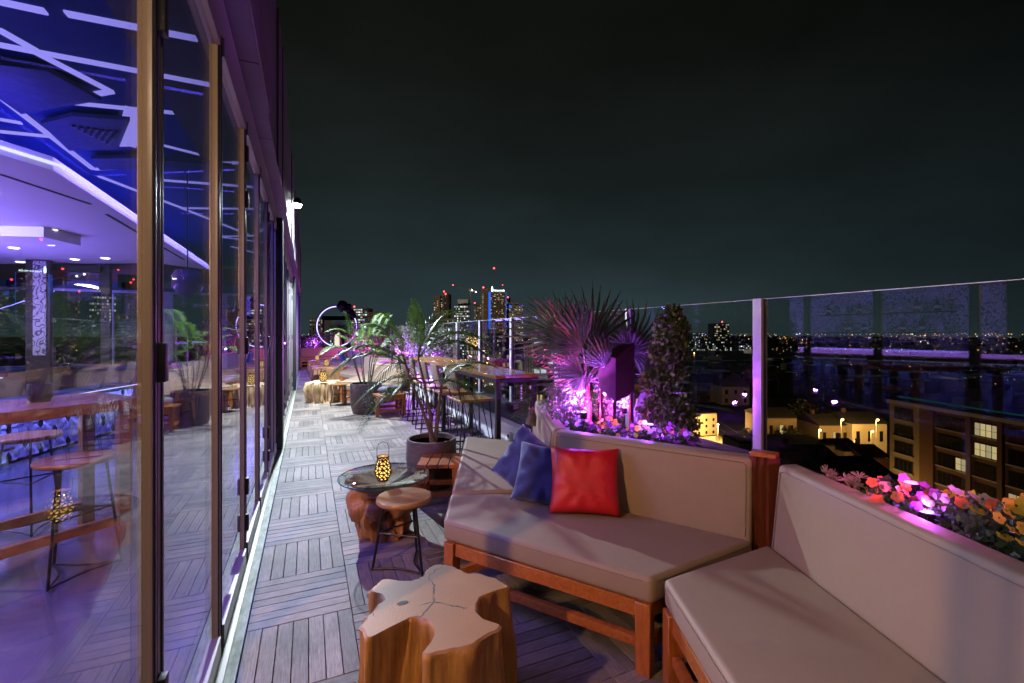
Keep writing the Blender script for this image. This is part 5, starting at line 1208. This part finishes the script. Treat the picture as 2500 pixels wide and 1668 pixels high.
building('stone_cap', 'dark windowless crown on the stepped white windowed tower', 1117, 1143, 731, 905, 30, 'tower_grey', 3, 4, 'win_dim', .05, seed=9)
th, *_ = building('red_brick_tower', 'faint reddish tower behind the crane', 1158, 1178, 742, 1100, 40, 'tower_brown', 18, 6, 'win_dim', .3, seed=10); beacon(th, 1159, 740, 1100)
th, *_ = building('slab_tower', 'plain pale slab left of the blue lit tower', 1175, 1192, 705, 1050, 40, 'tower_brown', 40, 8, 'win_warm', .02, seed=11, dark=False); beacon(th, 1180, 702, 1050, 1.9)
m_ = MB()
for k in range(34):
    p0 = at(1179, 718 + k * 3.4, 1049.0); m_.box(p0.x, p0.y, p0.z, 1.3, .3, 1.4)
part('stair_windows', m_, M['win_warm'], th, kind='stuff')
th, a, b, t_, n_, tp = building('sign_tower', 'tall office tower with a white lit sign and blue corner strips', 1198, 1235, 712, 1050, 45, 'tower_brown', 34, 14, 'win_warm', .34, seed=12, winw=.75, winh=.4)
for p_, w_ in ((a - t_ * 2.6, 5.0), (b + t_ * .5, 1.0)):
    q = p_ + n_ * .4; part('blue_strip', MB().prism([((q - t_ * w_ / 2).x, (q - t_ * w_ / 2).y), ((q + t_ * w_ / 2).x, (q + t_ * w_ / 2).y), ((q + t_ * w_ / 2 - n_).x, (q + t_ * w_ / 2 - n_).y), ((q - t_ * w_ / 2 - n_).x, (q - t_ * w_ / 2 - n_).y)], GZ + 48, tp - 1), M['bluelit'], th)
tx = bpy.data.curves.new('sign_text', 'FONT'); tx.body = 'Nationwide'; tx.size = 7.4; tx.extrude = .3; tx.space_character = 1.0
to = bpy.data.objects.new('sign_letters', tx); COL.objects.link(to)
dg = bpy.context.evaluated_depsgraph_get(); me = bpy.data.meshes.new_from_object(to.evaluated_get(dg)); bpy.data.objects.remove(to); me.materials.clear(); me.materials.append(M['sign'])
sg = bpy.data.objects.new('sign_letters', me); link(sg, th); pz = at(1205, 711.5, 1049); og = ORG[th.name]
bb_w = max(v_.co.x for v_ in me.vertices); want = 27 / 1111 * 1049; sg.scale = (want / bb_w,) * 3
sg.location = (pz.x - og[0] + n_.x * 1.2, pz.y - og[1] + n_.y * 1.2, tp + .6 - og[2]); sg.rotation_euler = (R(90), 0, math.atan2(t_.y, t_.x))
q = at(1201.5, 708.5, 1048); part('sign_emblem', MB().box(q.x, q.y, tp + 4.4, 3.2, .6, 8.2, math.atan2(t_.y, t_.x)), M['sign'], th)
part('sign_emblem', MB().box(q.x - .3 * n_.x, q.y - 0.3 * n_.y, tp + 10, 1.6, .6, 2.4, math.atan2(t_.y, t_.x)), M['sign'], th)
pm = at(1206, 655, 1060); part('mast', MB().beam((pm.x, pm.y, tp), (pm.x, pm.y, pm.z), .7, .7), M['tower_grey'], th); beacon(th, 1206, 655, 1060, 2.0)
pm = at(1227, 696, 1060); part('mast', MB().beam((pm.x, pm.y, tp), (pm.x, pm.y, pm.z), .5, .5), M['tower_grey'], th); beacon(th, 1227, 696, 1060, 1.0)
th, *_ = building('dark_tower', 'dark tower half hidden right of the sign tower', 1236, 1246, 727, 1150, 40, 'tower_glass', 26, 4, 'win_dim', .3, seed=13); beacon(th, 1240, 726, 1150, 1.9)
th, a, b, t_, n_, tp = building('blue_corner_tower', 'stone tower with blue lit corners at the right of downtown', 1243, 1277, 746, 950, 40, 'tower_grey', 18, 10, 'win_warm', .35, seed=14, winw=.85, winh=.35)
for p_ in (a + t_ * 2, b - t_ * 2):
    q = p_ + n_ * .5; part('blue_strip', MB().box(q.x, q.y, tp - 2, 5, .8, 5, math.atan2(t_.y, t_.x)), M['bluelit'], th)
part('crown', MB().box((a.x + b.x) / 2, (a.y + b.y) / 2 + 12, tp + 3.5, 15, 15, 7), M['tower_grey'], th)
th, *_ = building('lone_tower', 'lone office tower on the horizon behind the clipped shrub', 1744, 1780, 790, 1500, 50, 'tower_glass', 10, 8, 'win_warm', .5, seed=15, winw=.7); beacon(th, 1763, 786, 1500, 2.2)
building('long_block', 'long low block with rows of lights right of the shrub', 1640, 1838, 833, 1000, 40, 'tower_glass', 5, 46, 'win_white', .38, seed=16, winw=.5)
building('long_block', 'dark block with a lit storey left of the lone tower', 1688, 1716, 812, 1300, 40, 'tower_glass', 8, 8, 'win_white', .3, seed=17)
# crane
cr = thing('tower_crane', 'tower crane with a slanting jib beside the downtown towers', 'crane', tuple(gp(1148, 852)))
def lat(a, b, s, r=.25):
    m_ = MB(); a, b = Vector(a), Vector(b); t = (b - a).normalized(); up = Vector((0, 0, 1)) if abs(t.z) < .9 else Vector((1, 0, 0)); x = t.cross(up).normalized(); y = x.cross(t)
    cs = [x * s + y * s, x * -s + y * s, x * -s - y * s, x * s - y * s]; n = max(2, int((b - a).length / (3.2 * s)))
    for c in cs: m_.beam(a + c, b + c, r, r)
    for i in range(n):
        for k in range(4): m_.beam(a.lerp(b, i / n) + cs[k], a.lerp(b, (i + 1) / n) + cs[(k + 1) % 4], r * .7, r * .7)
    return m_
M['crane'] = mat('crane_steel', (.42, .36, .26), rough=.6)
ma, mb_ = at(1148, 849, 950), at(1148, 704, 950)
part('mast', lat(ma, mb_, 1.2), M['crane'], cr); part('jib', lat(at(1105, 696, 950), at(1163, 712, 950), 1.3, .4), M['crane'], cr)
part('counterweight', MB().box(*at(1161, 714, 950), 5, 3, 3), M['conc'], cr)
for (u, v, k) in ((1152.5, 708.5, 'whitelamp'), (1162, 713, 'whitelamp'), (1106, 696, 'red_lamp')):
    p_ = at(u, v, 949); part('lamp', MB().lathe([(1.3 * math.sin(math.pi * i / 6), -1.3 * math.cos(math.pi * i / 6)) for i in range(7)], 8, p_, cap=False), M[k], cr)
# ---- mid-distance blocks around the avenue
building('glass_office', 'white lit office building with tall fins behind the bar table', 1302, 1352, 800, 190, 30, 'tower_glass', 10, 3, 'win_white', .45, seed=20, winw=.8, winh=.55, singles=True, topgap=.6)
fins = thing('fin_wall', 'bright vertical fins on the corner of the white lit office', 'facade', tuple(at(1291, 990, 188)))
for k in range(4):
    p_ = at(1281 + k * 6, 815, 188); part('fin', MB().box(p_.x, p_.y, -15, .35, .8, 24), M['win_white'] if False else M['conc'], fins)
lw = light('AREA', 'fin_wash', tuple(at(1291, 985, 184)), (.9, 1, .9), 1500, fins, size=6, sy=2, rot=(R(150), 0, -YAW))
building('dark_office', 'dim office block left of the fins with scattered lit rooms', 1225, 1288, 838, 230, 30, 'tower_glass', 8, 6, 'win_dim', .25, seed=21, singles=True)
th, a, b, t_, n_, tp = building('theatre', 'low brick hall with magenta lit tall windows below the bar table', 1262, 1306, 925, 150, 20, 'brick', 2, 6, 'magenta_wash', 1.0, seed=22, winw=.45, winh=.75, singles=True, topgap=.8)
building('brick_hall', 'brick building with a flat roof seen under the bar table end', 1305, 1370, 937, 120, 24, 'conc', 3, 6, 'pane_lit', .4, seed=23, singles=True)
building('avenue_block', 'lit corner block at the head of the avenue', 1112, 1150, 838, 620, 30, 'tower_grey', 6, 7, 'win_white', .55, seed=24)
building('avenue_block', 'amber lit club building beside the avenue', 1142, 1168, 830, 560, 25, 'brick', 5, 9, 'win_warm', .85, seed=25, winw=.6, winh=.8)
building('avenue_block', 'dark block with a lit stair right of the avenue', 1183, 1228, 815, 500, 40, 'tower_glass', 8, 9, 'win_dim', .3, seed=26)
building('brick_block', 'low brick terrace right of the avenue', 1208, 1246, 880, 330, 25, 'brick', 3, 8, 'win_warm', .3, seed=27)
building('flat_block', 'brick flats low behind the fan palm stems', 1540, 1600, 940, 190, 20, 'brick', 4, 6, 'pane_lit', .3, seed=28, singles=True)
building('flat_block', 'pale row house behind the clipped shrub', 1600, 1690, 905, 260, 20, 'conc', 3, 8, 'win_dim', .4, seed=29)
# ---- right side: cream house, shed, row houses, apartment block
th, a, b, t_, n_, tp = building('cream_house', 'cream house glowing orange under a street lamp', 1662, 1750, 1012, 165, 14, 'yellow_wall', 3, 5, 'pane_lit', .0, seed=30, winw=.28, winh=.45, singles=True, skew=4)
lot = [gp(1640, 1078), gp(1782, 1066), gp(1812, 1122), gp(1640, 1140)]
part('car_park', MB().quad(*[(p.x, p.y, GZ + .016) for p in lot]), M['lotmat'], kind='structure')
fe = thing('picket_fence', 'low fence in front of the cream house', 'fence', tuple(gp(1710, 1079)))
f0, f1 = gp(1668, 1081), gp(1748, 1075)
for k in range(26):
    p_ = f0.lerp(f1, k / 25); part('picket', MB().box(p_.x, p_.y, GZ + .75, .3, .12, 1.5), M['conc'], fe)
part('rail', MB().beam(f0 + Vector((0, 0, 1.2)), f1 + Vector((0, 0, 1.2)), .1, .15), M['conc'], fe)
def car(p, rz, colr, label):
    t = thing('parked_car', label, 'car', (p.x, p.y, p.z), rz, 'cars parked by the cream house')
    m_ = mat('car_paint', colr, rough=.25, coat=.6, scale=1)
    part('body', MB().add([(-2.2, -.9, .35), (2.2, -.9, .35), (2.2, .9, .35), (-2.2, .9, .35), (-2.2, -.88, .85), (2.15, -.86, .78), (2.15, .86, .78), (-2.2, .88, .85)], [(3, 2, 1, 0), (4, 5, 6, 7), (0, 1, 5, 4), (1, 2, 6, 5), (2, 3, 7, 6), (3, 0, 4, 7)]), m_, t, local=True, bevel=.15, seg=3)
    part('cabin', MB().add([(-1.9, -.82, .8), (1.0, -.82, .8), (1.0, .82, .8), (-1.9, .82, .8), (-1.45, -.65, 1.42), (.3, -.65, 1.42), (.3, .65, 1.42), (-1.45, .65, 1.42)], [(3, 2, 1, 0), (4, 5, 6, 7), (0, 1, 5, 4), (1, 2, 6, 5), (2, 3, 7, 6), (3, 0, 4, 7)]), M['pane_dark'], t, local=True, bevel=.06)
    part('roof', MB().box(-.57, 0, 1.43, 1.5, 1.2, .05), m_, t, local=True, bevel=.02)
    for sx in (-1.35, 1.35):
        for sy in (-.86, .86):
            w = part('wheel', MB().lathe([(0, -.1), (.33, -.1), (.34, 0), (.33, .1), (0, .1)], 16, cap=False), M['black'], t, local=True); w.location = (sx, sy, .34); w.rotation_euler = (R(90), 0, 0)
    for sy in (-.6, .6): part('headlight', MB().box(2.17, sy, .66, .06, .3, .12), M['conc'], t, local=True); part('tail_light', MB().box(-2.2, sy, .7, .06, .3, .12), M['corten'], t, local=True)
for i, (u, v, c_, lb) in enumerate(((1682, 1090, (.6, .6, .6), 'silver car parked leftmost before the cream house'), (1702, 1091, (.02, .02, .025), 'black car parked second from left before the cream house'), (1719, 1091, (.03, .025, .03), 'dark car parked third from left before the cream house'), (1738, 1090, (.65, .64, .6), 'white car parked nearest the street lamp'), (1743, 1110, (.05, .05, .06), 'dark car parked alone in the lower car park'))):
    car(gp(u, v, .03), R(-20), c_, lb)
def street_lamp(p, h, label, power=0, lens='sodium', color=(1, .52, .14), r=.28, arm=(-.8, -.8)):
    t = thing('street_lamp', label, 'street lamp', (p.x, p.y, p.z), group='street lamps below the terrace')
    part('pole', MB().tube([(p.x, p.y, p.z), (p.x, p.y, p.z + h - .4), (p.x + arm[0] * .4, p.y + arm[1] * .4, p.z + h), (p.x + arm[0], p.y + arm[1], p.z + h)], [.12, .09, .07, .05], 6), M['tower_grey'], t)
    c = (p.x + arm[0], p.y + arm[1], p.z + h - .05)
    part('lamp_head', MB().lathe([(r * math.sin(math.pi * i / 6), -r * .8 * math.cos(math.pi * i / 6)) for i in range(7)], 8, c, cap=False), M[lens], t)
    if power: light('POINT', 'lamp_glow', (c[0], c[1], c[2] - .5), color, power, t, size=.4)
def lamp_at(u, v, d, label, power=0, **k):
    p = at(u, v, d); street_lamp(Vector((p.x + .8, p.y + .8, GZ)), p.z - GZ, label, power, **k)
lamp_at(1753, 1036, 156, 'sodium street lamp beside the cream house', 30000, r=.32)
lamp_at(2057, 1024, 120, 'starry orange street lamp, left of the two above the dark roofs', 4500); lamp_at(2143, 1025, 120, 'starry orange street lamp, right of the two above the dark roofs', 4500)
lamp_at(2002, 1050, 115, 'yellow street lamp low beside the dark trees', 5000); lamp_at(2130, 1053, 118, 'yellow lamp on the row house front', 2200); lamp_at(2194, 1050, 110, 'orange lamp before the apartment block corner', 3000)
lamp_at(2090, 1076, 105, 'orange porch lamp between the row houses', 1800); lamp_at(2120, 1110, 96, 'large sodium lamp on a pole before the row houses', 14000, r=.34)
lamp_at(1695, 862, 320, 'cluster of amber lamps behind the shrub', 3000)
for k, (u, v) in enumerate(((1190, 905), (1172, 880), (1204, 930), (1160, 866), (1245, 960), (1215, 905), (1183, 868), (1150, 858), (1242, 990))):
    p = gp(u, v); street_lamp(p, 8, ['first', 'second', 'third', 'fourth', 'fifth', 'sixth', 'seventh', 'eighth', 'ninth'][k] + ' lamp along the avenue below the bar table', [3500, 6000, 3000, 6000, 2500, 5000, 6000, 8000, 2500][k], 'whitelamp' if k % 3 else 'sodium', (1, .85, .55), .35)
# shed and roofs
building('flat_roof_shed', 'dark flat roofed workshop below the railing post', 1880, 2040, 1088, 100, 10, 'brick_pale', 1, 5, 'pane_lit', .0, seed=31, singles=True)
building('flat_roof_shed', 'low dark roof with a lit shopfront left of the railing post', 1806, 1850, 1084, 108, 9, 'conc', 1, 6, 'win_white', .5, seed=32, singles=True)
def gable_house(u0, u1, veave, d, depth, roof_h, wall, label, lit=.2, rows=2, cols=3, seed=0):
    th, a, b, t_, n_, tp = building('row_house', label, u0, u1, veave, d, depth, wall, rows, cols, 'pane_lit', lit, seed=seed, winw=.3, winh=.5, singles=True, topgap=.5)
    m0, m1 = a - n_ * depth / 2, b - n_ * depth / 2; e = .4
    A0, B0, A1, B1 = a + n_ * e - t_ * e, b + n_ * e + t_ * e, a - n_ * (depth + e) - t_ * e, b - n_ * (depth + e) + t_ * e; z0, z1 = tp + .36, tp + roof_h
    M0, M1 = m0 - t_ * e, m1 + t_ * e
    part('gable_roof', MB().add([(A0.x, A0.y, z0), (B0.x, B0.y, z0), (M1.x, M1.y, z1), (M0.x, M0.y, z1), (A1.x, A1.y, z0), (B1.x, B1.y, z0)], [(0, 1, 2, 3), (3, 2, 5, 4), (0, 3, 4), (1, 5, 2), (0, 4, 5, 1)]), M['roof'], th)
    part('chimney', MB().box(m0.x + t_.x * 2, m0.y + t_.y * 2, z1 + .3, .7, .7, 1.6), M['brick'], th)
gable_house(1870, 1945, 1022, 135, 12, 2.4, 'brick_pale', 'orange lit row house right of the railing post', .5, seed=3)
gable_house(2000, 2075, 1040, 130, 12, 2.5, 'brick_pale', 'violet tinted row house under the starry lamps', .2, seed=4)
gable_house(2080, 2165, 1036, 128, 12, 2.5, 'yellow_wall', 'row house with a lamp in its front window', .25, seed=5)
gable_house(2060, 2105, 1104, 98, 9, 2.0, 'yellow_wall', 'yellow lit cottage beside the pole lamp', .3, seed=6, rows=2, cols=2)
gable_house(2110, 2170, 1120, 95, 9, 2.0, 'brick', 'brick porch house left of the apartment block', .3, seed=7, rows=2, cols=3)
gable_house(1940, 2060, 1135, 80, 12, 2.2, 'brick', 'dark pitched roof just beyond the right banquette', 0, seed=8, rows=1, cols=4)
gable_house(2040, 2190, 1175, 66, 11, 2.2, 'brick', 'nearest dark roof below the right banquette back', 0, seed=9, rows=1, cols=4)
gable_house(1700, 1760, 935, 250, 14, 4.5, 'conc', 'grey gabled warehouse beyond the cream house', .1, seed=10)
gable_house(1762, 1830, 945, 240, 14, 4, 'conc', 'second grey gabled warehouse by the violet post', 0, seed=11)
# apartment block on the right
Cn = at(2172, 978, 87); dirv = Vector((-.371, -.928, 0)); nrm = Vector((-.928, .371, 0)); Lb = 36.0; ztop = Cn.z
ap = thing('apartment_block', 'six storey brick apartment block with lit windows at the right edge', 'building', (Cn.x, Cn.y, GZ))
A0 = Vector((Cn.x, Cn.y, 0))
def ap_pt(s, o, z): p = A0 + dirv * s + nrm * o; return (p.x, p.y, z)
def ap_box(s0, s1, o0, o1, z0, z1, name, m):
    q = [ap_pt(s0, o0, 0), ap_pt(s1, o0, 0), ap_pt(s1, o1, 0), ap_pt(s0, o1, 0)]; part(name, MB().prism([(p[0], p[1]) for p in q], z0, z1), M[m], ap)
ap_box(0, 6.2, -16, 0, GZ + .01, ztop, 'concrete_bay', 'brick_pale'); ap_box(6.2, Lb, -16, .15, GZ + .01, ztop + .1, 'brick_wall', 'brick')
ap_box(-.2, Lb, .16, .5, ztop - .35, ztop + .25, 'cornice', 'conc')
ap_box(2, Lb - 2, -14, -2, ztop + .1, ztop + .3, 'roof', 'roof')
for s in (8.4, 14.5, 19.0, 26.5): ap_box(s, s + .7, .16, .55, GZ, ztop - .4, 'pilaster', 'brick')
ST = 3.15; rnd = random.Random(5)
LITW = {(2, 0), (4, 3), (3, 4), (5, 4), (4, 2), (0, 2), (1, 3), (2, 5)}
for r_ in range(6):
    zc = ztop - 2.1 - r_ * ST
    for ci, (s, w) in enumerate(((1.2, 3.6), (9.6, 3.2), (12.6, 1.9), (15.6, 3.3), (20.3, 2.2), (23.2, 3.0), (28, 3.4))):
        o = .02 if s < 6 else .17
        lit = (r_, ci) in {(0, 3), (1, 3), (2, 5), (3, 4), (3, 5), (4, 4), (4, 5), (5, 3), (4, 2), (5, 1), (2, 2), (1, 6)}
        np_ = 4 if w > 2.5 else 2; fw_ = w / np_
        q0, q1 = ap_pt(s - .1, o, 0), ap_pt(s + w + .1, o, 0)
        win = part('window', MB().prism([(p[0], p[1]) for p in (ap_pt(s - .1, o, 0), ap_pt(s + w + .1, o, 0), ap_pt(s + w + .1, o + .08, 0), ap_pt(s - .1, o + .08, 0))], zc - 1.05, zc + 1.05), M['roof'], ap)
        for k in range(np_):
            for (z0, z1) in ((zc - .95, zc - .03), (zc + .03, zc + .95)):
                part('pane', MB().prism([(p[0], p[1]) for p in (ap_pt(s + k * fw_ + .07, o + .08, 0), ap_pt(s + (k + 1) * fw_ - .07, o + .08, 0), ap_pt(s + (k + 1) * fw_ - .07, o + .12, 0), ap_pt(s + k * fw_ + .07, o + .12, 0))], z0, z1), M['pane_lit'] if lit and (k + r_) % 3 else (M['pane_pale'] if lit else M['pane_dark']), win)
        part('sill', MB().prism([(p[0], p[1]) for p in (ap_pt(s - .25, o, 0), ap_pt(s + w + .25, o, 0), ap_pt(s + w + .25, o + .3, 0), ap_pt(s - .25, o + .3, 0))], zc - 1.25, zc - 1.07), M['conc'], ap)
for s_, o_, w_ in ((6, -6, 2.2), (11, -4, 1.5), (17, -8, 2.8), (24, -5, 1.8)): ap_box(s_, s_ + w_, o_ - 1.5, o_, ztop + .3, ztop + 1.5, 'roof_unit', 'conc')
part('roof_led', MB().beam(ap_pt(0, -1.5, ztop + .8), ap_pt(26, -1.5, ztop + .8), .1, .1), M['tealrail'], ap)
light('POINT', 'block_front_light', ap_pt(16, 12, ztop - 21), (1, .55, .18), 1800, ap, size=.4)  # added without a fixture, to brighten the middle of the brick front
light('POINT', 'block_front_light', ap_pt(4.6, 6.5, ztop - 17.5), (1, .55, .16), 2600, ap, size=.4)
# trees below
M['treeleaf'] = leafmat('street_tree_leaf', (.03, .045, .015), (.06, .08, .025))
def tree(p, h, r, label, seed):
    t = thing('tree', label, 'tree', (p.x, p.y, p.z), group='street trees below the terrace'); rnd = random.Random(seed)
    part('trunk', MB().tube([p, p + Vector((.2, 0, h * .5)), p + Vector((0, .2, h * .8))], [.35, .25, .1], 6), M['bark'], t)
    for k in range(4):
        a = k * 1.6; part('limb', MB().tube([p + Vector((.1, 0, h * .45)), p + Vector((r * .6 * math.cos(a), r * .6 * math.sin(a), h * .8))], [.15, .05], 5), M['bark'], t)
    bl = [(p.x + rnd.uniform(-.5, .5) * r, p.y + rnd.uniform(-.5, .5) * r, p.z + h * rnd.uniform(.55, .85), r * rnd.uniform(.45, .7), r * rnd.uniform(.4, .6)) for _ in range(5)]
    part('crown', leaf_cloud(bl, 900, .9, M['treeleaf'], seed), M['treeleaf'], t, kind='stuff')
for i, (u, v, h, r, lb) in enumerate(((1975, 1075, 14, 6, 'dark tree between the violet post and the starry lamps'), (1940, 1130, 10, 5, 'dark tree below the wooden corner post'), (1835, 1115, 9, 4, 'pale lit tree by the shopfront left of the violet post'), (1830, 935, 16, 9, 'broad dark tree left of the violet post'), (1790, 930, 15, 9, 'dark tree beyond the cream house'), (1900, 960, 15, 8, 'dark tree beyond the orange row house'), (1235, 940, 9, 4, 'street tree beside the avenue under the bar table'), (1222, 900, 9, 5, 'street tree farther along the avenue'), (1256, 1000, 8, 3.5, 'street tree nearest below the bar table'), (1860, 930, 16, 9, 'dark tree directly behind the violet post'), (2010, 980, 15, 8, 'dark tree in the reflection of the bar'))):
    tree(gp(u, v), h, r, lb, 60 + i)
# distant mass of the city: roofs and points of light nobody could count
rnd = random.Random(11); dm = MB(); la, lw_, lb_ = MB(), MB(), MB()
for _ in range(420):
    u = rnd.uniform(640, 2700); v = 815 + 28 * rnd.random() ** 1.4 + 6; p = gp(u, v); w = rnd.uniform(14, 40); h = rnd.uniform(5, 16)
    dm.box(p.x, p.y, GZ + h / 2, w, rnd.uniform(12, 30), h, rnd.uniform(0, 3))
for _ in range(150):
    u = rnd.uniform(1300, 2700); v = rnd.uniform(850, 960); p = gp(u, v); w = rnd.uniform(10, 22); h = rnd.uniform(4, 9)
    dm.box(p.x, p.y, GZ + h / 2, w, rnd.uniform(9, 16), h, rnd.uniform(0, 3))
o = part('distant_city', dm, M['tower_glass'], kind='stuff'); tag(o, 'dark low roofs of the distant city under the horizon', 'city')
def dot(m_, p, r): m_.add([(p.x - r, p.y, p.z), (p.x + r, p.y, p.z), (p.x, p.y - r, p.z), (p.x, p.y + r, p.z), (p.x, p.y, p.z - r), (p.x, p.y, p.z + r)], [(0, 2, 5), (2, 1, 5), (1, 3, 5), (3, 0, 5), (2, 0, 4), (1, 2, 4), (3, 1, 4), (0, 3, 4)])
for _ in range(1250):
    u = rnd.uniform(600, 2750); v = 818 + 45 * rnd.random() ** 2.2; d = (EYE - GZ) * 1111 / (v - 815 + 4); d = min(d, 4200); p = at(u, v - 2 + rnd.uniform(-2, 1), d * .93)
    if p.z < GZ + 1: p.z = GZ + rnd.uniform(3, 12)
    x = rnd.random(); s_ = d / 1111 * (.35 + .75 * rnd.random() ** 3)
    dot(la if x < .62 else lw_ if x < .93 else lb_, p, s_)
for _ in range(170):
    u = rnd.uniform(1560, 2700); v = rnd.uniform(850, 960); d = (EYE - GZ - 8) * 1111 / (v - 815); p = at(u, v, d); dot(la if rnd.random() < .7 else lw_, p, d / 1111 * rnd.uniform(.3, .7))
for _ in range(330):
    v = 838 + 110 * rnd.random() ** 1.7; u = rnd.gauss(1168 + (v - 850) * .42, 26); d = (EYE - GZ - 6) * 1111 / (v - 815); p = at(u, v, d); x = rnd.random(); dot(la if x < .5 else lw_ if x < .92 else lb_, p, d / 1111 * rnd.uniform(.5, 1.5))
for _ in range(60):
    v = rnd.uniform(822, 845); u = rnd.uniform(1140, 1170); p = at(u, v, 545); dot(la, p, 545 / 1111 * rnd.uniform(.7, 1.8))
M['dot_a'] = emit_var('amber_points', (1, .42, .08), (1, .62, .2), .8, 7); M['dot_w'] = emit_var('white_points', (.85, 1, 1), (1, .95, .8), .6, 5); M['dot_b'] = emit_var('coloured_points', (1, .06, .05), (.2, .3, 1), .8, 4)
for m_, k, lb in ((la, 'dot_a', 'amber points of light scattered over the distant city'), (lw_, 'dot_w', 'white points of light scattered over the distant city'), (lb_, 'dot_b', 'red and blue points of light in the distant city')):
    o = part('city_lights', m_, M[k], kind='stuff'); tag(o, lb, 'city lights')
# unseen point lights, added to brighten the downtown towers
th = bpy.data.objects['sign_tower']
light('POINT', 'tower_fill_light', tuple(at(1150, 860, 780)), (1, .8, .58), 600000, th, size=3)
light('POINT', 'tower_fill_light', tuple(at(900, 850, 700)), (1, .86, .68), 500000, th, size=3)
